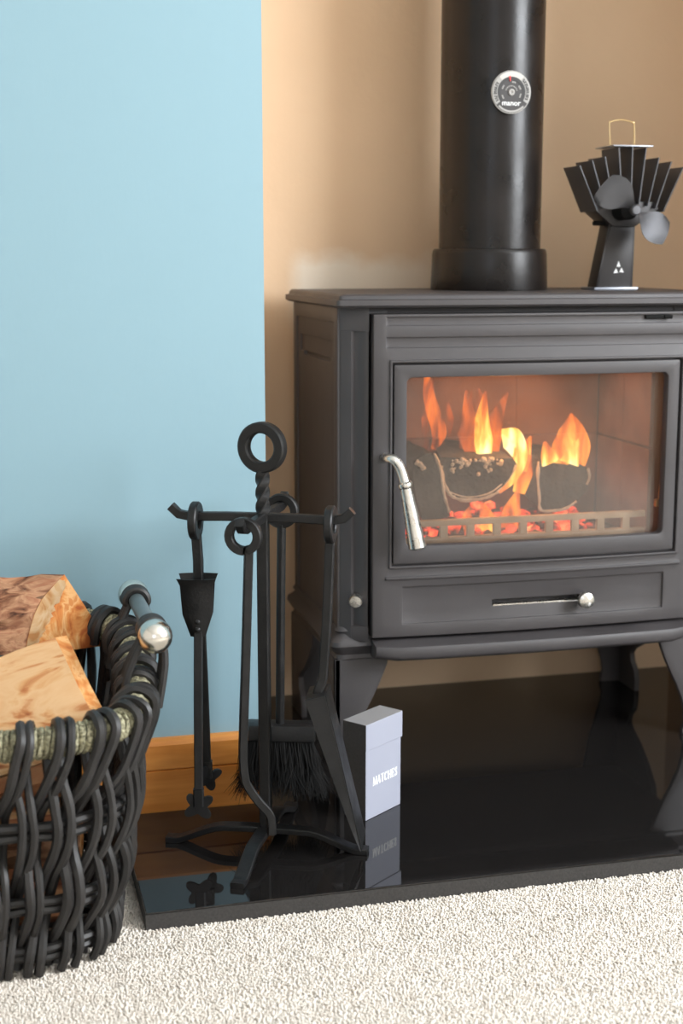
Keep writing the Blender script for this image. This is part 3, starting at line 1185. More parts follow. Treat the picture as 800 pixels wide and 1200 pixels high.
flame([(0.655, 2.02, 0.456), (0.664, 2.02, 0.480), (0.655, 2.02, 0.512), (0.647, 2.02, 0.540), (0.643, 2.02, 0.578)], [.004, .012, .011, .009, .003], (0.42, 0.46))
flame([(0.672, 2.03, 0.470), (0.664, 2.03, 0.488), (0.652, 2.03, 0.506)], [.002, .009, .004], (0.4, 0.3))
flame([(0.712, 2.00, 0.440), (0.706, 2.00, 0.475), (0.703, 2.00, 0.510), (0.699, 2.00, 0.546)], [.008, .016, .011, .002], (0.60, 0.34))
flame([(0.726, 1.990, 0.436), (0.724, 1.990, 0.470), (0.721, 1.990, 0.505), (0.726, 1.990, 0.545)], [.010, .015, .011, .002], (1.15, 0.50))
flame([(0.742, 2.01, 0.436), (0.744, 2.01, 0.470), (0.752, 2.01, 0.505), (0.768, 2.01, 0.540)], [.012, .016, .011, .002], (0.62, 0.34))
flame([(0.728, 2.03, 0.430), (0.732, 2.03, 0.480), (0.724, 2.03, 0.545)], [.028, .036, .006], (0.34, 0.22))
flame([(0.660, 2.04, 0.450), (0.668, 2.04, 0.500), (0.664, 2.04, 0.560)], [.018, .026, .006], (0.26, 0.16))
flame([(0.728, 1.930, 0.402), (0.748, 1.928, 0.420), (0.761, 1.928, 0.444), (0.761, 1.930, 0.466), (0.750, 1.932, 0.485), (0.731, 1.934, 0.492)], [.002, .005, .007, .009, .012, .003], (0.75, 1.2), 0.45)
flame([(0.733, 1.935, 0.488), (0.744, 1.935, 0.473), (0.753, 1.935, 0.454)], [.003, .011, .004], (1.3, 1.0), 0.4)
flame([(0.772, 1.97, 0.430), (0.781, 1.97, 0.452), (0.791, 1.97, 0.478)], [.015, .012, .002], (0.95, 0.6))
flame([(0.770, 1.960, 0.395), (0.778, 1.960, 0.425), (0.785, 1.960, 0.452)], [.010, .014, .004], (0.65, 0.55))
flame([(0.822, 1.965, 0.438), (0.816, 1.965, 0.453), (0.811, 1.965, 0.470)], [.015, .011, .002], (1.0, 0.6))
flame([(0.838, 1.965, 0.436), (0.842, 1.97, 0.458), (0.853, 1.975, 0.482), (0.859, 1.98, 0.508)], [.012, .017, .015, .002], (0.85, 0.45))
flame([(0.866, 1.970, 0.434), (0.873, 1.975, 0.460), (0.869, 1.98, 0.486), (0.860, 1.985, 0.509)], [.014, .017, .011, .002], (0.70, 0.40))
flame([(0.850, 1.962, 0.436), (0.856, 1.962, 0.452), (0.867, 1.962, 0.474)], [.016, .012, .002], (1.1, 0.6))
flame([(0.690, 1.945, 0.340), (0.684, 1.945, 0.362), (0.690, 1.945, 0.382)], [.008, .009, .002], (0.55, 0.4))
flame([(0.720, 1.945, 0.340), (0.714, 1.945, 0.364), (0.705, 1.945, 0.388)], [.016, .012, .002], (0.9, 0.45))
flame([(0.752, 1.95, 0.345), (0.756, 1.95, 0.372), (0.766, 1.95, 0.402)], [.018, .014, .002], (0.55, 0.4))

fl = bpy.data.lights.new('fire_glow', 'POINT')
fl.energy = 0.8
fl.color = (1.0, 0.42, 0.14)
fl.shadow_soft_size = 0.04
flo = bpy.data.objects.new('fire_glow', fl)
flo.location = (0.755, 1.955, 0.50)
COL.objects.link(flo)

# ------------------------------------------------------------------ flue pipe and thermometer
FXc, FYc = 0.7575, 2.072
flue = thing('flue_pipe', 'tall black enamelled flue pipe rising from the stove top', 'pipe', (FXc, FYc, 0.6915))
bm = BM()
add_lathe(bm, [(0.0765, 0.752), (0.0765, 1.545)], (FXc, FYc, 0), (0, 0, 1), 64)
obj('pipe', bm, M['flue'], flue)
bm = BM()
add_lathe(bm, [(0.0880, 0.6918), (0.0885, 0.694), (0.0865, 0.745), (0.0855, 0.7500), (0.0835, 0.7525), (0.0770, 0.7530)], (FXc, FYc, 0), (0, 0, 1), 64)
obj('collar', bm, M['flue'], flue, angle=30)

GZ = 0.9733
GY = FYc - 0.0765
gauge = thing('flue_thermometer', 'round silver and black dial thermometer stuck on the flue pipe', 'thermometer', (0.7565, GY, GZ))
GX = 0.7565


def disc(name, prof, m, label=None, n=48):
    bm = BM()
    add_lathe(bm, prof, (GX, GY, GZ), (0, -1, 0), n)
    obj(name, bm, m, gauge, angle=30, label=label)


disc('magnet_back', [(0.018, 0.0002), (0.018, 0.0035), (0.0296, 0.0036), (0.0302, 0.0044), (0.0300, 0.0054), (0.0290, 0.0058)], M['dial_light'])


def arc(name, r0, r1, a0, a1, y, m, th=.0004, n=24, label=None):
    """flat ring sector on the dial, degrees clockwise from the top"""
    bm = BM()
    A = []
    for r in (r0, r1):
        A.append([(GX + r * math.sin(R(a0 + (a1 - a0) * k / n)), GZ + r * math.cos(R(a0 + (a1 - a0) * k / n))) for k in range(n + 1)])
    yy = GY - y
    f = [[bm.verts.new((x, yy - d, z)) for x, z in P] for P in A for d in (0, th)]
    for k in range(n):
        bm.faces.new((f[1][k], f[1][k + 1], f[3][k + 1], f[3][k]))
        bm.faces.new((f[0][k], f[0][k + 1], f[2][k + 1], f[2][k]))
        bm.faces.new((f[0][k], f[0][k + 1], f[1][k + 1], f[1][k]))
        bm.faces.new((f[2][k], f[2][k + 1], f[3][k + 1], f[3][k]))
    for k in (0, n):
        bm.faces.new((f[0][k], f[1][k], f[3][k], f[2][k]))
    obj(name, bm, m, gauge, smooth=False, label=label)


disc('dial_face', [(0.0288, 0.0052), (0.0288, 0.0060), (0, 0.0060)], M['dial_grey'])
arc('scale_ring', 0.0215, 0.0286, -128, 122, .0061, M['dial_light'], label='silver outer scale ring')
arc('dial_groove', 0.0172, 0.0214, -128, 128, .0061, M['dial_dark'])
arc('top_band', 0.0217, 0.0284, -42, 40, .0065, M['dial_pale'], label='pale blank band at the top of the ring')
arc('lower_band', 0.0255, 0.0280, 136, 224, .0061, M['dial_light'])
# printed words too small to read: short dark strokes along the silver ring, light ones on the face
bm = BM()
rng = random.Random(4)
for a in list(range(-118, -56, 7)) + list(range(48, 118, 7)):
    for rr in (0.0235, 0.0258):
        ra = R(a + rng.uniform(-1.5, 1.5))
        c = Vector((GX + rr * math.sin(ra), GY - .0066, GZ + rr * math.cos(ra)))
        add_box(bm, (-.0012, -.0001, -.0009), (.0012, .0001, .0009), 0, mtx=Matrix.Translation(c) @ Matrix.Rotation(ra, 4, 'Y'))
obj('ring_print', bm, M['dial_dark'], gauge, smooth=False, kind='stuff')
bm = BM()
for a in (-118, -62, 14, 62, 108):
    for da in (-8, 0, 8):
        ra = R(a + da)
        c = Vector((GX + .0145 * math.sin(ra), GY - .0062, GZ + .0145 * math.cos(ra)))
        add_box(bm, (-.0007, -.0001, -.0010), (.0007, .0001, .0010), 0, mtx=Matrix.Translation(c) @ Matrix.Rotation(ra, 4, 'Y'))
for k in range(11):
    ra = R(-70 + 14 * k)
    c = Vector((GX + .0088 * math.sin(ra), GY - .0062, GZ + .0088 * math.cos(ra)))
    add_box(bm, (-.0006, -.0001, -.0008), (.0006, .0001, .0008), 0, mtx=Matrix.Translation(c) @ Matrix.Rotation(ra, 4, 'Y'))
obj('face_print', bm, M['dial_light'], gauge, smooth=False, kind='stuff')
bm = BM()
add_lathe(bm, [(0.0020, .006), (0.0046, .0061), (0.0048, .0072), (0.0040, .0080), (0.0020, .0080), (0.0018, .0066), (0, .0066)], (GX, GY, GZ), (0, -1, 0), 24)
obj('spindle', bm, M['dial_light'], gauge, angle=30)
bm = BM()
ra = R(-8)
c = Vector((GX, GY - .0072, GZ))
add_prism(bm, [c + Vector((math.sin(ra) * r + math.cos(ra) * s, 0, math.cos(ra) * r - math.sin(ra) * s)) for r, s in ((.0225, 0.0016), (.0150, 0.0006), (.0150, -0.0006), (.0225, -0.0016))], (0, .0006, 0))
obj('needle', bm, M['red'], gauge, smooth=False, label='red pointer near the top of the dial')
MT = Matrix.Translation((GX, GY - .0064, GZ - .0152)) @ Matrix.Rotation(R(90), 4, 'X')
obj('brand_lettering', text_mesh('manor', 0.0108, MT, .0002, .00006), M['print_white'], gauge, smooth=False)

# ------------------------------------------------------------------ stove fan
FC = Vector((0.9455, 2.02, 0.6915))
fan = thing('stove_fan', 'dark finned heat powered fan standing on the stove top beside the flue', 'fan', FC)
zt = 0.6916
bm = BM()
add_box(bm, (0.897, 1.995, zt), (0.968, 2.045, zt + .0042), .0012)
obj('base_plate', bm, M['fan_edge'], fan)
bm = BM()
# channel shaped post, wider at the foot: web facing the room and two flanges
P = [(0.9035, zt + .004), (0.9600, zt + .004), (0.9620, 0.790), (0.9260, 0.790), (0.9200, 0.765)]
add_prism(bm, [(x, 2.004, z) for x, z in P], (0, .004, 0), .0008)
for xa, xb in ((0.9035, 0.9230), (0.9600, 0.9630)):
    pass
add_prism(bm, [(0.9600, 2.004, zt + .004), (0.9630, 2.004, zt + .004), (0.9640, 2.004, 0.800), (0.9605, 2.004, 0.800)], (0, .032, 0), .0006)
add_prism(bm, [(0.9035, 2.004, zt + .004), (0.9065, 2.004, zt + .004), (0.9245, 2.004, 0.790), (0.9215, 2.004, 0.790)], (0, .032, 0), .0006)
obj('post', bm, M['fan_post'], fan)
bm = BM()
tri = lambda x, z, s, a: [(x + s * math.cos(R(a + q)), 2.0036, z + s * 1.25 * math.sin(R(a + q))) for q in (0, 130, 230)]
for x, z, s, a in ((0.9390, 0.7295, .0042, 90), (0.9345, 0.7190, .0040, 210), (0.9445, 0.7200, .0040, 330)):
    add_prism(bm, tri(x, z, s, a), (0, .0006, 0))
obj('maker_mark', bm, M['print_white'], fan, smooth=False, label='small pale mark of three petals')
# heat sink block: a shallow V under the fins
bm = BM()
P = [(0.926, 0.786), (0.963, 0.786), (1.000, 0.812), (0.990, 0.822), (0.900, 0.822), (0.893, 0.812)]
add_prism(bm, [(x, 2.000, z) for x, z in P], (0, .045, 0), .001)
obj('heat_sink', bm, M['fan_post'], fan)
bm = BM()
add_tube(bm, [(0.926, 2.02, 0.7900), (0.903, 2.02, 0.7905)], 0.0035, 10)
obj('safety_screw', bm, M['black'], fan)
# fins fanning out from a point at the foot of the post
vx, vz = 0.9500, 0.690
for k, a in enumerate((-24.5, -18.5, -12.5, -6.0, 0.0, 6.0, 12.5, 18.5, 24.5)):
    an = R(a)
    r0 = 0.129
    r1 = {0: 0.2125, 1: 0.2125, 2: 0.2090, 3: 0.2030, 4: 0.2000}[abs(k - 4)] if False else (0.2110 if abs(a) < 7 else 0.2010 if abs(a) < 13 else 0.2010 if abs(a) < 19 else 0.2010)
    d = Vector((math.sin(an), 0, math.cos(an)))
    s = Vector((math.cos(an), 0, -math.sin(an)))
    p = Vector((vx, 1.992, vz))
    bm = BM()
    add_prism(bm, [p + d * r0 - s * .0009, p + d * r1 - s * .0009, p + d * r1 + s * .0009, p + d * r0 + s * .0009], (0, .060, 0), .0004)
    obj('fin', bm, M['fan'], fan, smooth=False)
bm = BM()
add_box(bm, (0.9180, 1.990, 0.9012), (0.9820, 2.054, 0.9032), .0006)
obj('top_bridge', bm, M['fan_edge'], fan)
bm = BM()
add_tube(bm, spline([(0.9265, 2.02, 0.903), (0.9240, 2.02, 0.9360), (0.9255, 2.02, 0.9385), (0.9430, 2.02, 0.9420), (0.9610, 2.02, 0.9385), (0.9640, 2.02, 0.9355), (0.9655, 2.02, 0.903)], 4), 0.0013, 8)
obj('carry_handle', bm, M['brass_wire'], fan, label='brass wire carrying loop on top')
# motor, shaft, and two broad blades at rest in front
HB = Vector((0.9370, 1.965, 0.8080))
bm = BM()
add_lathe(bm, [(0.010, -.036), (0.0135, -.035), (0.0135, -.004), (0.010, -.002), (0.004, 0.0)], HB, (0, -1, 0), 20)
obj('motor', bm, M['black'], fan)
bm = BM()
add_lathe(bm, [(0.0026, 0), (0.0026, .010), (0.0070, .0105), (0.0078, .013), (0.0078, .019), (0.0060, .021), (0, .0212)], HB, (0, -1, 0), 20)
obj('hub', bm, M['fan'], fan)
for base in (137, 317):
    bm = BM()
    nr, na = 8, 7
    g = []
    for i in range(nr + 1):
        r = 0.006 + 0.058 * i / nr
        half = 9 + 27 * math.sin(math.pi * min(1, .15 + i / nr * .75))
        row = []
        for j in range(na + 1):
            f = j / na * 2 - 1
            a = R(base + f * half + 10 * i / nr)
            row.append((HB.x + r * math.cos(a), HB.y - .0145 + f * (.006 + .004 * i / nr), HB.z + r * math.sin(a)))
        g.append(row)
    F = [[bm.verts.new(p) for p in row] for row in g]
    B = [[bm.verts.new((p[0], p[1] + .0009, p[2])) for p in row] for row in g]
    for i in range(nr):
        for j in range(na):
            bm.faces.new((F[i][j], F[i][j + 1], F[i + 1][j + 1], F[i + 1][j]))
            bm.faces.new((B[i][j], B[i + 1][j], B[i + 1][j + 1], B[i][j + 1]))
    for i in range(nr):
        for j in (0, na):
            bm.faces.new((F[i][j], F[i + 1][j], B[i + 1][j], B[i][j]))
    for j in range(na):
        for i in (0, nr):
            bm.faces.new((F[i][j], F[i][j + 1], B[i][j + 1], B[i][j]))
    obj('fan_blade', bm, M['fan'], fan, angle=60)

# ------------------------------------------------------------------ match box
bxA, bxB, bxC = Vector((0.4585, 1.6783, HT)), Vector((0.5205, 1.7255, HT)), Vector((0.4360, 1.7074, HT))
ux = (bxB - bxA)
LB = ux.length
ux.normalize()
uy = Vector((-ux.y, ux.x, 0))
DB = 0.0365
mb = thing('match_box', 'tall grey box of matches standing on the hearth beside the shovel', 'box', bxA + ux * LB / 2 + uy * DB / 2)


def bxm(u, v, z):
    return bxA + ux * u + uy * v + Vector((0, 0, z))


FR = Matrix((ux, uy, Vector((0, 0, 1)))).transposed().to_4x4()
FR.translation = bxA
bm = BM()
add_box(bm, (0.0006, 0.0006, 0.0005), (LB - .0016, DB - .0006, 0.100), .0005, mtx=FR)
for f in bm.faces:
    n = f.normal
    f.material_index = 0 if n.dot(uy) < -0.7 else 2 if abs(n.dot(ux)) > 0.7 else 1
obj('box_body', bm, [M['box_front'], M['box_side'], M['box_shade']], mb, smooth=False)
bm = BM()
add_box(bm, (-.0006, -.0006, 0.0945), (LB + .0004, DB + .0006, 0.130), .0006, mtx=FR)
for f in bm.faces:
    f.material_index = 0 if f.normal.dot(uy) < -0.7 else 2 if abs(f.normal.dot(ux)) > 0.7 else 1
obj('box_lid', bm, [M['box_front'], M['box_side'], M['box_shade']], mb, smooth=False)
bm = BM()


def serif_word(word, w, h, gap):
    """roman capitals from thick and thin strokes with slab serifs; returns polygons in the unit plane"""
    tk, tn, sf = .20, .085, .075
    G = {
        'M': ([((.10, 0), (.16, 1), tn), ((.16, 1), (.52, 0.02), tk), ((.52, 0.02), (.88, 1), tn), ((.88, 1), (.94, 0), tk)], [(.0, .24, 0), (.04, .26, 1), (.78, 1.0, 1), (.80, 1.08, 0)]),
        'A': ([((.08, 0), (.50, 1), tn), ((.50, 1), (.88, 0), tk), ((.24, .34), (.70, .34), tn)], [(-.04, .24, 0), (.70, 1.04, 0)]),
        'T': ([((.5, 0), (.5, 1), tk), ((.02, .96), (.98, .96), tn)], [(.28, .72, 0)]),
        'C': ([((.88, .78), (.66, .95), tn), ((.66, .95), (.36, .93), tn), ((.36, .93), (.16, .68), tk), ((.16, .68), (.16, .32), tk), ((.16, .32), (.36, .07), tk), ((.36, .07), (.68, .05), tn), ((.68, .05), (.90, .24), tn), ((.88, .70), (.88, 1.0), tn)], []),
        'H': ([((.16, 0), (.16, 1), tk), ((.84, 0), (.84, 1), tk), ((.16, .52), (.84, .52), tn)], [(.0, .34, 0), (.0, .34, 1), (.66, 1.0, 0), (.66, 1.0, 1)]),
        'E': ([((.20, 0), (.20, 1), tk), ((.1, .96), (.84, .96), tn), ((.2, .52), (.66, .52), tn), ((.1, .04), (.88, .04), tn), ((.84, .76), (.84, 1), tn), ((.88, 0), (.88, .26), tn), ((.66, .40), (.66, .64), tn)], [(.04, .3, 0), (.04, .3, 1)]),
        'S': ([((.80, .74), (.70, .93), tn), ((.70, .93), (.36, .95), tn), ((.36, .95), (.18, .74), tk * .8), ((.18, .74), (.78, .32), tk), ((.78, .32), (.62, .05), tk * .8), ((.62, .05), (.30, .05), tn), ((.30, .05), (.16, .26), tn), ((.82, .68), (.82, .98), tn), ((.14, .02), (.14, .32), tn)], []),
    }
    W = {'M': 1.1, 'A': .92, 'T': .84, 'C': .88, 'H': 1.0, 'E': .80, 'S': .68}
    tot = sum(W[c] for c in word) + gap * (len(word) - 1)
    k = w / tot
    x = 0.0
    out = []
    for c in word:
        st, se = G[c]
        for (a, b2, t) in st:
            A = Vector(((x + a[0] * W[c]) * k, a[1] * h))
            B = Vector(((x + b2[0] * W[c]) * k, b2[1] * h))
            d = (B - A)
            d.normalize()
            n = Vector((-d.y, d.x)) * (t * h * .5)
            A, B = A - d * .0001, B + d * .0001
            out.append([A + n, B + n, B - n, A - n])
        for (a, b2, e) in se:
            z0 = (0 if e == 0 else 1 - sf) * h
            out.append([Vector(((x + a * W[c]) * k, z0)), Vector(((x + b2 * W[c]) * k, z0)), Vector(((x + b2 * W[c]) * k, z0 + sf * h)), Vector(((x + a * W[c]) * k, z0 + sf * h))])
        x += W[c] + gap
    return out


for P in serif_word('MATCHES', LB * .68, 0.0118, .14):
    add_prism(bm, [bxm(LB * .20 + q.x, 0.0006, 0.0435 + q.y) for q in P], uy * -.0003)
obj('lettering', bm, M['print_white'], mb, smooth=False)

# ------------------------------------------------------------------ fireside tool stand
TC = Vector((0.3190, 1.636, 0))
dF, dR, dL, dB = Vector((-.45, -.893, 0)), Vector((.91, -.415, 0)), Vector((-.928, .373, 0)), Vector((.45, .893, 0))
stand = thing('tool_stand', 'black wrought iron stand with a ring top, four arms and four splayed feet', 'stand', (TC.x, TC.y, HT))
bm = BM()
zz = [0.046, 0.10, 0.20, 0.30, 0.40, 0.432]
pts = [TC + Vector((0, 0, z)) for z in zz]
pts += [TC + Vector((0, 0, 0.440 + k * .0029)) for k in range(19)]
add_tube(bm, pts, 1.0, section=chsq(.0068, .0068, .2), up=dR, twist=lambda i: 0.0 if i < 6 else (i - 5) / 19 * 1.6 * math.pi)
obj('pole', bm, M['iron'], stand, angle=30)
bm = BM()
rd = Vector((.80, -.60, 0)).normalized()
ctr = TC + Vector((0, 0, 0.5200))
ring = [ctr + rd * (.0238 * math.cos(a)) + Vector((0, 0, .0238 * math.sin(a))) for a in [2 * math.pi * k / 36 for k in range(36)]]
add_tube(bm, ring, 1.0, section=chsq(.0066, .0066, .3), up=rd.cross(Vector((0, 0, 1))), closed=True)
obj('ring_handle', bm, M['iron'], stand, angle=40)
for d, ln in ((dF, .088), (dR, .098), (dL, .102), (dB, .094)):
    bm = BM()
    z = 0.4365
    P = [TC + Vector((0, 0, z)), TC + d * (ln * .45) + Vector((0, 0, z)), TC + d * (ln * .86) + Vector((0, 0, z - .001)), TC + d * ln + Vector((0, 0, z + .0015)), TC + d * (ln + .010) + Vector((0, 0, z + .011))]
    add_tube(bm, P, 1.0, section=chsq(.0052, .0052, .25), up=(0, 0, 1))
    obj('arm', bm, M['iron'], stand, angle=30)
for d, ln in ((dF, .126), (dR, .128), (dL, .126), (dB, .130)):
    bm = BM()
    h = 0.0035
    P = spline([TC + Vector((0, 0, .0450)), TC + d * (ln * .30) + Vector((0, 0, .0450)), TC + d * (ln * .52) + Vector((0, 0, .0425)), TC + d * (ln * .84) + Vector((0, 0, HT + h + .0012)), TC + d * (ln * .94) + Vector((0, 0, HT + h)), TC + d * ln + Vector((0, 0, HT + h))], 4)
    add_tube(bm, P, 1.0, section=chsq(h, .0085, .3), up=(0, 0, 1))
    obj('foot', bm, M['iron'], stand, angle=30)

TG = 'fireside tools hanging on the stand'


def ring_pts(c, normal, r, a0, a1, n=22):
    """arc round the normal; angle 0 = straight down"""
    nrm = Vector(normal).normalized()
    s = nrm.cross(Vector((0, 0, 1))).normalized()
    return [Vector(c) + s * (r * math.sin(R(a0 + (a1 - a0) * k / n))) - Vector((0, 0, 1)) * (r * math.cos(R(a0 + (a1 - a0) * k / n))) for k in range(n + 1)]


def tool_ring(d, ln, r=.0165):
    """centre of a hanging ring on the arm d at distance ln: its inner top rests on the arm"""
    return TC + d * ln + Vector((0, 0, 0.4365 + .0052 - (r - .0048)))


# poker: ring with an open end, long square shank, cranked tip
c = tool_ring(dF, .082, .0175)
pk = thing('poker', 'black poker with a cranked tip hanging at the front of the stand', 'poker', c, TG)
bm = BM()
pts = ring_pts(c, dF, .0168, -2, 338)
bot = c + Vector((0.0055, 0, -.025))
sh = [bot, Vector((c.x + .0015, c.y, .30)), Vector((c.x - .0035, c.y, .18)), Vector((c.x - .0035, c.y - .002, .150))]
bend = spline([sh[-1], Vector((c.x + .000, c.y - .002, .1330)), Vector((c.x + .013, c.y - .003, .1120)), Vector((c.x + .0255, c.y - .004, .0960)), Vector((c.x + .0285, c.y - .004, .0820)), Vector((c.x + .0285, c.y - .004, .0700))], 4)
path = pts + spline([pts[-1], bot] + sh[1:], 3)[1:] + bend[1:]
add_tube(bm, path, 1.0, section=chsq(.0050, .0050, .25), up=dF)
obj('poker_bar', bm, M['iron'], pk, angle=35)

# fire tongs: ring, flared bracket with rivets, two legs ending in clover claws
c = tool_ring(dL, .082)
tg = thing('fire_tongs', 'black fire tongs with clover shaped claws hanging at the left of the stand', 'tongs', c, TG)
bm = BM()
add_tube(bm, ring_pts(c, dL, .0165, 0, 360, 28)[:-1], 1.0, section=chsq(.0050, .0068, .3), up=dL, closed=True)
add_tube(bm, [c + Vector((0.001, 0.003, -.016)), c + Vector((.003, .004, -.050)), c + Vector((.003, .004, -.085))], 1.0, section=chsq(.0058, .0042, .3), up=dR)
obj('hanging_ring', bm, M['iron'], tg, angle=35)
cx, cy = c.x + .0015, c.y + .004
w = Vector((.93, -.37, 0)).normalized()
w = Vector((.97, -.24, 0)).normalized()
nrm = Vector((-w.y, w.x, 0))
for sg, leg_d in ((-1, -.009), (1, .009)):
    bm = BM()
    rows = []
    for i in range(9):
        f = i / 8
        z = 0.3610 - .074 * f
        half = .0208 * (1 - .20 * f) if f < .62 else .0208 * (.876 - (f - .62) * 1.15)
        if i == 0:
            half = .0238
        dep = sg * (.0080 + .0085 * (1 - f) ** 1.2 + (.004 if i == 0 else 0))
        rows.append([Vector((cx, cy, z)) + w * (half * g) + nrm * (dep - sg * .004 * g * g) for g in (-1, -.6, -.2, .2, .6, 1)])
    A = [[bm.verts.new(p) for p in r] for r in rows]
    B = [[bm.verts.new(p + nrm * (-sg * .002)) for p in r] for r in rows]
    for i in range(8):
        for j in range(5):
            bm.faces.new((A[i][j], A[i][j + 1], A[i + 1][j + 1], A[i + 1][j]))
            bm.faces.new((B[i][j], B[i + 1][j], B[i + 1][j + 1], B[i][j + 1]))
        for j in (0, 5):
            bm.faces.new((A[i][j], A[i + 1][j], B[i + 1][j], B[i][j]))
    for j in range(5):
        for i in (0, 8):
            bm.faces.new((A[i][j], A[i][j + 1], B[i][j + 1], B[i][j]))
    br = obj('spring_bracket', bm, M['iron'], tg, angle=40)
    bm = BM()
    for z in (.3060, .2965):
        add_lathe(bm, [(.0036, 0), (.0034, .0018), (.002, .0032), (0, .0036)], Vector((cx, cy, z)) + nrm * (sg * .0082), nrm * sg, 12)
    obj('rivet', bm, M['iron'], br)
    bm = BM()
    dx = w * (.0005 if sg < 0 else .0035)
    top = Vector((cx, cy, .304)) + nrm * (sg * .0025) + dx
    low = Vector((cx, cy, .082 if sg < 0 else .100)) + nrm * (sg * .024) + dx * 2.2 + Vector((-.002, 0, 0))
    mid = top.lerp(low, .5) + nrm * (sg * .004)
    add_tube(bm, spline([top, mid, low], 6), 1.0, section=chsq(.0052, .0038, .3), up=w)
    lg = obj('tong_leg', bm, M['iron'], tg, angle=35)
    bm = BM()
    q = low + Vector((0, 0, -.004))
    tilt = R(6) * sg
    zax = Vector((0, 0, 1)) if sg < 0 else Vector((.35, 0, 1)).normalized()
    wx = w if sg < 0 else Vector((.55, .30, -.2)).normalized()
    poly = []
    for k in range(40):
        a = 2 * math.pi * k / 40
        rr = .0142 + .0048 * math.cos(4 * (a - R(38)))
        if math.cos(a - R(90)) > .92:
            rr *= .9
        poly.append(q + wx * (rr * 1.12 * math.cos(a)) + zax * (rr * math.sin(a)))
    add_prism(bm, poly, wx.cross(zax).normalized() * .0035)
    add_tube(bm, [low + Vector((0, 0, .018)), low + Vector((0, 0, -.004))], 1.0, section=chsq(.0064, .0052, .3), up=w)
    obj('claw', bm, M['iron'], lg, smooth=False)

# hearth brush: ring, round shank, flat block and long black bristles
c = tool_ring(dB, .086, .0175)
bs = thing('hearth_brush', 'black hearth brush with long bristles hanging at the back of the stand', 'brush', c, TG)
bm = BM()
add_tube(bm, ring_pts(c, dB, .0170, 0, 360, 28)[:-1], 1.0, section=chsq(.0050, .0050, .3), up=dB, closed=True)
add_tube(bm, [c + Vector((0, 0, -.017)), Vector((c.x - .002, c.y, .30)), Vector((c.x - .004, c.y, .150))], .0058, 10)
obj('shank', bm, M['iron'], bs, angle=35)
ws = Vector((.98, -.14, -.06)).normalized()
hc = Vector((c.x - .0025, c.y, .1420))
bm = BM()
ff = Vector((.14, .98, 0)).normalized()
uzz = ws.cross(ff).normalized()
FRb = Matrix((ws, ff, uzz)).transposed().to_4x4()
FRb.translation = hc
add_box(bm, (-.043, -.015, -.010), (.043, .015, .011), .003, mtx=FRb)
obj('brush_head', bm, M['iron'], bs)
bm = BM()
rng = random.Random(9)
for k in range(1500):
    a, b2 = rng.uniform(-1, 1), rng.uniform(-1, 1)
    p0 = hc + ws * (.040 * a) + ff * (.012 * b2) - uzz * .008
    L_ = rng.uniform(.056, .080)
    p1 = p0 + ws * (.006 * a + rng.gauss(0, .004)) + ff * (.005 * b2 + rng.gauss(0, .003)) - Vector((0, 0, L_ * .5))
    p2 = p0 + ws * (.016 * a + rng.gauss(0, .008) - .002) + ff * (.014 * b2 + rng.gauss(0, .006)) - Vector((0, 0, L_))
    add_tube(bm, [p0, p1, p2], [.00055, .0005, .0002], 3, caps=False)
obj('bristles', bm, M['bristle'], bs, kind='stuff', recalc=False)

# ash shovel: ring, flat shank and a tapering pan hanging edge on
c = tool_ring(dR, .082)
sv = thing('ash_shovel', 'black ash shovel with a tapering pan hanging at the right of the stand', 'shovel', c, TG)
bm = BM()
add_tube(bm, ring_pts(c, dR, .0165, 0, 360, 28)[:-1], 1.0, section=chsq(.0050, .0062, .3), up=dR, closed=True)
kn = Vector((c.x - .0105, c.y + .002, .238))
pathS = [c + Vector((0, 0, -.016)), c + Vector((-.001, 0, -.030)), Vector((c.x - .004, c.y, .33)), Vector((c.x - .0085, c.y + .001, .255)), kn, Vector((c.x - .0150, c.y + .002, .2270)), Vector((c.x - .0165, c.y + .002, .2130))]
add_tube(bm, spline(pathS, 4), 1.0, section=chsq(.0055, .0048, .3), up=dR)
obj('shank', bm, M['iron'], sv, angle=35)
p_top = Vector((c.x - .0040, c.y + .004, .2260))
p_tip = Vector((0.4300, 1.5880, 0.0360))
vd = (p_tip - p_top).normalized()
wd = Vector((.32, .95, 0))
wd = (wd - vd * wd.dot(vd)).normalized()
nd = vd.cross(wd).normalized()
if nd.x > 0:
    nd = -nd
Lp = (p_tip - p_top).length
bm = BM()
N = 8
base_rows, wall_rows = [], []
for i in range(N + 1):
    f = i / N
    half = .026 + .006 * f
    hgt = .024 * (1 - f) ** .85
    o = p_top + vd * (Lp * f)
    base_rows.append([o + wd * half, o - wd * half])
    wall_rows.append([o + wd * (half + .002) + nd * hgt, o - wd * (half + .002) + nd * hgt])
th = nd * -.0014


def sheet(rowsA, off):
    A = [[bm.verts.new(p) for p in r] for r in rowsA]
    B = [[bm.verts.new(p + off) for p in r] for r in rowsA]
    n0, n1 = len(A), len(A[0])
    for i in range(n0 - 1):
        for j in range(n1 - 1):
            bm.faces.new((A[i][j], A[i][j + 1], A[i + 1][j + 1], A[i + 1][j]))
            bm.faces.new((B[i][j], B[i + 1][j], B[i + 1][j + 1], B[i][j + 1]))
    for i in range(n0 - 1):
        for j in (0, n1 - 1):
            bm.faces.new((A[i][j], A[i + 1][j], B[i + 1][j], B[i][j]))
    for j in range(n1 - 1):
        for i in (0, n0 - 1):
            bm.faces.new((A[i][j], A[i][j + 1], B[i][j + 1], B[i][j]))


sheet(base_rows, th)
for s in (0, 1):
    sheet([[base_rows[i][s], wall_rows[i][s]] for i in range(N + 1)], wd * (.0014 if s == 0 else -.0014))
sheet([[base_rows[0][0], base_rows[0][1]], [wall_rows[0][0], wall_rows[0][1]]], vd * -.0014)
obj('pan', bm, M['iron'], sv, angle=30)

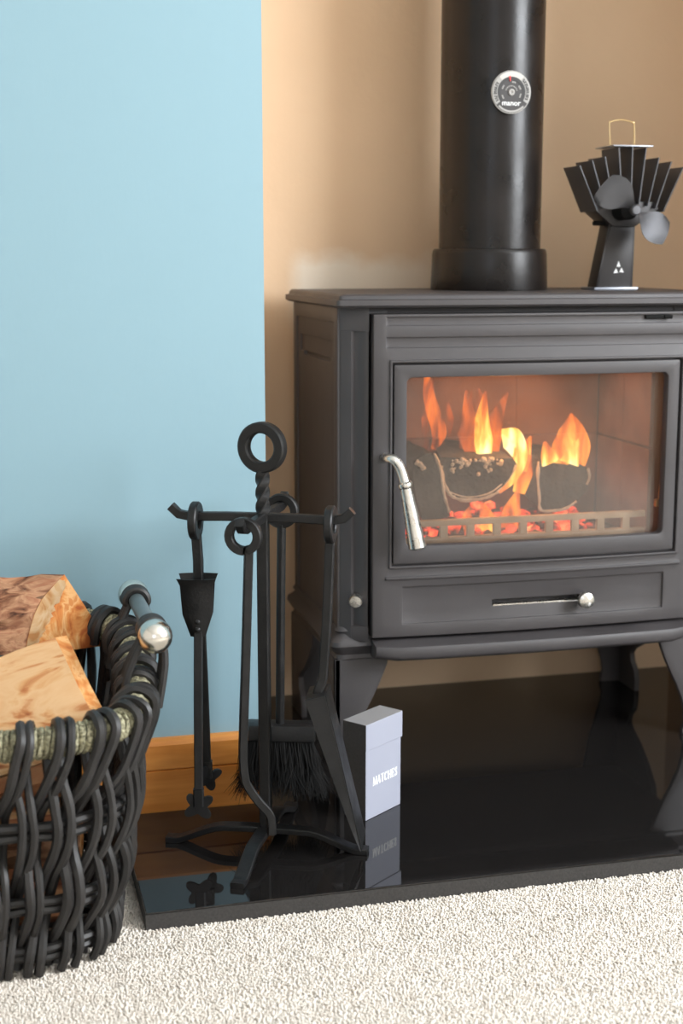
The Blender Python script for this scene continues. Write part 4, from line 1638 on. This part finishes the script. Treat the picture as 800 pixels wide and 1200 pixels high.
# ------------------------------------------------------------------ willow log basket
BC = Vector((-0.070, 1.575, 0))
YAW = R(-4)
bk = thing('log_basket', 'dark willow log basket with rope bound rim standing on the carpet', 'basket', BC)


def outline(a, b, n=3.0, N=400):
    P = []
    for k in range(N):
        t = 2 * math.pi * k / N
        c_, s_ = math.cos(t), math.sin(t)
        P.append(Vector((a * math.copysign(abs(c_) ** (2 / n), c_), b * math.copysign(abs(s_) ** (2 / n), s_), 0)))
    return P


def arc_table(P):
    L_ = [0.0]
    for k in range(len(P)):
        L_.append(L_[-1] + (P[(k + 1) % len(P)] - P[k]).length)
    return L_


PR, PB = outline(.226, .168, 4.2), outline(.186, .152, 4.2)
LR_ = arc_table(PR)
PERIM = LR_[-1]


def at_s(P, s):
    s = (s % 1.0) * PERIM
    lo, hi = 0, len(PR)
    while hi - lo > 1:
        mid = (lo + hi) // 2
        if LR_[mid] <= s:
            lo = mid
        else:
            hi = mid
    f = (s - LR_[lo]) / max(LR_[lo + 1] - LR_[lo], 1e-9)
    return P[lo].lerp(P[(lo + 1) % len(P)], f)


cyw, syw = math.cos(YAW), math.sin(YAW)


def rotw(p):
    return Vector((p.x * cyw - p.y * syw, p.x * syw + p.y * cyw, p.z))


def rim_z(p):
    return 0.258 + 0.13 * max(0.0, (p.y + .170)) * (1.0 if p.y < .17 else 1)


def bpos(s, z, off=0.0):
    """point of the basket wall at arc fraction s, height z, pushed outward by off"""
    r, b2 = at_s(PR, s), at_s(PB, s)
    zr = rim_z(r)
    f = max(0.0, min(1.05, z / zr))
    p = b2.lerp(r, f ** 1.0)
    bul = 0.006 * math.sin(math.pi * min(1, f))
    t = (at_s(PR, s + .004) - at_s(PR, s - .004)).normalized()
    n = Vector((t.y, -t.x, 0))
    p = p + n * (off + bul)
    p.z = z
    return rotw(p) + BC


def zr_at(s):
    return rim_z(at_s(PR, s))


# hoops of paired willow rods
for z in (0.030, 0.0205, 0.086, 0.0755, 0.170, 0.1585):
    bm = BM()
    rr = .0052 if z < .16 else .0056
    ring = [bpos(k / 120, z + .0012 * math.sin(k * .7 + z * 90) + (z * .35 * max(0, at_s(PR, k / 120).y + .17)), 0.0008 * math.sin(k * 1.3)) for k in range(120)]
    add_tube(bm, ring, rr, 8, closed=True, up=(0, 0, 1))
    obj('willow_hoop', bm, M['willow'], bk)
# rim core and its rope binding
bm = BM()
rimc = [bpos(k / 160, zr_at(k / 160)) for k in range(160)]
add_tube(bm, rimc, .0115, 10, closed=True, up=(0, 0, 1))
obj('rim_hoop', bm, M['willow'], bk)
bm = BM()
pitch = .0066
turns = int(PERIM / pitch)
pts = []
NT = 11
for k in range(turns * NT):
    s = k / (turns * NT)
    a = 2 * math.pi * k / NT
    pts.append(bpos(s, zr_at(s) + .0142 * math.sin(a), .0142 * math.cos(a)))
# twisted cord: three lobed section that turns along its length
lob = [((1 + .22 * math.cos(3 * q)) * math.cos(q), (1 + .22 * math.cos(3 * q)) * math.sin(q)) for q in [2 * math.pi * j / 9 for j in range(9)]]
add_tube(bm, pts, .0031, section=lob, closed=True, up=(0, 0, 1), twist=lambda i: i * .42)
obj('rope_binding', bm, M['rope'], bk, label='greenish braided rope wound round the rim', angle=80)

NP = round(PERIM / .0385)
s0 = 0.7455
rngb = random.Random(21)


def stake(pts, r):
    bm = BM()
    pts = [Vector(p) + Vector((rngb.uniform(-.0016, .0016), rngb.uniform(-.0008, .0008), 0)) for p in pts]
    sp = spline(pts, 3)
    n = len(sp)
    add_tube(bm, sp, [r * (1 + .06 * math.sin(i * 1.7 + r * 9e3)) for i in range(n)], 7)
    obj('willow_stake', bm, M['willow'], bk)


for k in range(NP):
    sA = s0 + k / NP
    for q in (-1, 1):
        j = lambda a=.0009: rngb.uniform(-a, a)
        js = rngb.uniform(-.0032, .0032)
        r = rngb.uniform(.0043, .0058)
        gz = zr_at(sA) / .2585
        S = lambda ds: sA + (ds + q * .0058 + js) / PERIM
        dz = lambda z: z * (1 + (gz - 1) * z / .2585)
        pts = [bpos(S(-.008), zr_at(sA) - .013, -.004 + j()), bpos(S(-.005), dz(.222), .004 + j()), bpos(S(.002), dz(.190), .0095 + j()), bpos(S(.0050), dz(.164), .0115 + j()), bpos(S(.003), dz(.138), .0085 + j()),
               bpos(S(-.003), dz(.112), -.002 + j()), bpos(S(-.009), dz(.081), -.0110 + j()), bpos(S(-.012), dz(.052), -.001 + j()), bpos(S(-.015), .026, .0108 + j()), bpos(S(-.017), .0050, .0085 + j())]
        stake(pts, r)
    sG = sA + .5 / NP
    for q in (-1, 1):
        js = rngb.uniform(-.0034, .0034)
        r = rngb.uniform(.0045, .0061)
        zt_ = zr_at(sG)
        S = lambda ds: sG + (ds + q * .0064 + js) / PERIM
        pts = [bpos(S(.021), zt_ - .016, -.0195), bpos(S(.021), zt_ + .004, -.0205), bpos(S(.020), zt_ + .0175, -.010), bpos(S(.0195), zt_ + .0205, .006), bpos(S(.018), zt_ + .010, .0195), bpos(S(.016), zt_ - .012, .0195),
               bpos(S(.008), dz(.212), .0105), bpos(S(-.002), dz(.186), -.004), bpos(S(-.005), dz(.164), -.0115), bpos(S(-.006), dz(.136), -.003), bpos(S(-.002), dz(.108), .0088), bpos(S(.000), dz(.081), .0115), bpos(S(-.004), dz(.054), .004), bpos(S(-.009), .026, -.0105), bpos(S(-.012), .0060, -.006)]
        stake(pts, r)
# woven base: rods across the bottom
for k in range(9):
    bm = BM()
    f = -.8 + 1.6 * k / 8
    half = .180 * (1 - abs(f) ** 4) ** .3
    a = rotw(Vector((-half, .145 * f, .012))) + BC
    b2 = rotw(Vector((half, .145 * f, .012))) + BC
    add_tube(bm, [a, a.lerp(b2, .5) + Vector((0, 0, .001)), b2], .0052, 8)
    obj('base_rod', bm, M['willow'], bk)


# handles at both ends: a bar with nickel ball caps held by willow loops
def handle(F, B, side):
    F, B = Vector(F), Vector(B)
    d = (B - F).normalized()
    bm = BM()
    add_tube(bm, [F, B], .0095, 16)
    hb = obj('handle_bar', bm, M['bar'], bk, label='smooth grey carrying bar at the end of the basket')
    for e, s in ((F, -1), (B, 1)):
        bm = BM()
        n = 12
        prof = [(.0188 * math.sin(math.pi * (q + 2.2) / (n + 2.2)), -.0188 * math.cos(math.pi * (q + 2.2) / (n + 2.2))) for q in range(n)] + [(0, .0188)]
        add_lathe(bm, prof, e, d * s, 24)
        obj('ball_cap', bm, M['ball'], hb, label='shiny nickel ball end', angle=60)
        # loop of willow round the bar beside the cap, feet tucked into the rim
        c_ = e - d * s * .030
        up_ = Vector((0, 0, 1))
        sdv = Vector((d.y, -d.x, 0)).normalized()
        for off in (-.0075, .0, .0075):
            bm = BM()
            arcp = [c_ + d * off + sdv * (.0132 * math.cos(R(a))) + up_ * (.0132 * math.sin(R(a))) for a in range(-35, 216, 25)]
            fo = Vector((c_.x + side * .004, c_.y - s * .006 + off * 2.2, c_.z - .085))
            fi = Vector((c_.x - side * .036, c_.y - s * .004 + off * 2.2, c_.z - .078))
            if side > 0:
                path = [fo, fo.lerp(arcp[0], .6) + sdv * .004] + arcp + [fi.lerp(arcp[-1], .5) - sdv * .004, fi]
            else:
                path = [fi, fi.lerp(arcp[0], .6)] + arcp + [fo.lerp(arcp[-1], .5), fo]
            add_tube(bm, spline(path, 3), .0044, 8)
            obj('handle_loop', bm, M['willow'], bk)


handle((0.1700, 1.4800, 0.3410), (0.1705, 1.7050, 0.3345), 1)
handle((-0.320, 1.4550, 0.3410), (-0.318, 1.6900, 0.3345), -1)


# ------------------------------------------------------------------ firewood
def log(label, end, ext, mats, bark_edges=(), seed=0, group='split logs in the basket', N=9, rough=.0016, taper=.97, end_m=None, sub=4, lip=None):
    """split log: `end` = outline of the right end (3-D points), swept by ext; edges listed in
    bark_edges carry bark, the others split wood; both ends sawn"""
    rng = random.Random(seed)
    E = [Vector(p) for p in end]
    n0 = len(E)
    ext = Vector(ext)
    # subdivide each edge
    P, kind = [], []
    for k in range(n0):
        for q in range(sub):
            P.append(E[k].lerp(E[(k + 1) % n0], q / sub))
            kind.append(k in bark_edges)
    n = len(P)
    cen = sum(P, Vector()) / n
    low = min(p.z for p in P + [p + ext for p in P])
    t = thing('firewood_log', label, 'log', (cen.x + ext.x / 2, cen.y + ext.y / 2, low), group)
    rings = []
    for i in range(N + 1):
        f = i / N
        ring = []
        for k, p in enumerate(P):
            q = cen + (p - cen) * (1 + (taper - 1) * f) + ext * f
            amp = (.0055 if (kind[k] and kind[k - 1]) else rough) if i not in (0,) else rough * .4
            q = q + Vector((0, rng.uniform(-amp, amp), rng.uniform(-amp, amp)))
            ring.append(q)
        rings.append(ring)
    for nm, flag in (('split_face', False), ('bark', True)):
        ks = [k for k in range(n) if kind[k] == flag]
        if not ks:
            continue
        bm = BM()
        cache = {}

        def V(i, k):
            k %= n
            if (i, k) not in cache:
                cache[(i, k)] = bm.verts.new(rings[i][k])
            return cache[(i, k)]
        for i in range(N):
            for k in ks:
                bm.faces.new((V(i, k), V(i, k + 1), V(i + 1, k + 1), V(i + 1, k)))
        obj(nm, bm, mats[nm], t, angle=50 if flag else 25)
    for i in (0, N):
        bm = BM()
        vs = [bm.verts.new(p) for p in rings[i]]
        if lip and i == 0:      # the sawn end is not square: a facet turned towards the room
            v2 = [bm.verts.new(cen + (p - cen) * .98 + Vector(lip)) for p in rings[i]]
            for k in range(n):
                bm.faces.new((vs[k], vs[(k + 1) % n], v2[(k + 1) % n], v2[k]))
            vs = v2
        c0 = bm.verts.new(sum((v.co for v in vs), Vector()) / n)
        mids = [bm.verts.new(v.co.lerp(c0.co, .5) + ext.normalized() * rng.uniform(-.001, .001)) for v in vs]
        for k in range(n):
            l = (k + 1) % n
            bm.faces.new((vs[k], vs[l], mids[l], mids[k]))
            bm.faces.new((mids[k], mids[l], c0))
        obj('sawn_end', bm, end_m or M['split_end'], t, angle=25)
    return t


pine = {'split_face': M['split'], 'bark': M['bark']}
red = {'split_face': M['split_red'], 'bark': M['bark']}
# upper log behind: bark on the left flank, broad orange end to the right
A1 = Vector((0.0865, 1.665, 0.3730))
lb = log('barked log at the back top of the basket, broad orange sawn end',
    [A1, (0.0720, 1.648, 0.3640), (0.0580, 1.634, 0.3520), (0.0475, 1.622, 0.3350), (0.0400, 1.613, 0.3130), (0.0360, 1.610, 0.2960), (0.0800, 1.650, 0.2850), (0.1370, 1.706, 0.2720), (0.1240, 1.698, 0.3020)],
    (-0.30, 0.012, 0.004), pine, bark_edges=(0, 1, 2, 3, 4), seed=3, sub=3, N=14)
bm = BM()
rng = random.Random(8)
bk_arc = spline([A1 + Vector((-.002, 0, -.001)), (0.0720, 1.648, 0.3640), (0.0580, 1.634, 0.3520), (0.0475, 1.622, 0.3350), (0.0400, 1.613, 0.3130), (0.0365, 1.611, 0.2970)], 5)
ccn = Vector((0.092, 1.664, 0.312))
lift = Vector((.0012, -.0008, 0))
o_ = [bm.verts.new(p + lift * .6) for p in bk_arc]
m_ = [bm.verts.new(p.lerp(ccn, rng.uniform(.17, .23)) + lift * 1.6) for p in bk_arc]
i_ = [bm.verts.new(p.lerp(ccn, rng.uniform(.34, .46) * (.55 + .45 * math.sin(math.pi * k / (len(bk_arc) - 1)))) + lift * .9) for k, p in enumerate(bk_arc)]
for A, B in ((o_, m_), (m_, i_)):
    for k in range(len(A) - 1):
        bm.faces.new((A[k], A[k + 1], B[k + 1], B[k]))
bmesh.ops.solidify(bm, geom=bm.faces[:], thickness=.0012)
obj('sapwood', bm, M['sapwood'], lb, label='cream sapwood under the bark')
# upper log in front: pale split face turned to the room
log('pale split log on top at the front of the basket, flat face towards the room',
    [(0.0680, 1.545, 0.3290), (0.0880, 1.492, 0.2875), (0.1110, 1.437, 0.2445), (0.1040, 1.456, 0.2330), (0.0820, 1.540, 0.2480)],
    (-0.29, 0.020, -0.088), pine, seed=5, rough=.0012, sub=3, N=14, lip=(0.0125, 0.012, 0.0))


def wedge(label, x, y, z, r, rot, ln, dx, dz, seed, mats, be=()):
    pts = []
    for a, q in ((0, 1.0), (50, .95), (100, 1.0), (165, .75), (235, .55), (300, .8)):
        an = R(a + rot)
        pts.append((x + dx * math.cos(an) * r, y + r * q * math.cos(an), z + r * q * math.sin(an)))
    log(label, pts, (-ln, 0.0, dz), mats, bark_edges=be, seed=seed, sub=2, N=6)


wedge('reddish log at the basket bottom seen through the front weave', 0.075, 1.474, 0.048, .028, 20, .25, .1, 0, 31, red)
wedge('reddish bark edged log behind the front weave at mid height', 0.085, 1.474, 0.124, .030, 75, .27, .12, -.015, 32, red, (1, 2))
wedge('split log deep in the middle of the basket', 0.070, 1.575, 0.060, .036, 140, .26, .1, 0, 33, red)
wedge('split log at the back of the basket bottom', 0.070, 1.665, 0.070, .038, 200, .26, .1, 0, 34, pine)
wedge('orange split log under the barked top log', 0.080, 1.655, 0.165, .042, 15, .27, .1, 0, 35, pine, (0,))
wedge('split log under the pale front log', 0.072, 1.565, 0.160, .030, 60, .27, .1, -.05, 36, red)
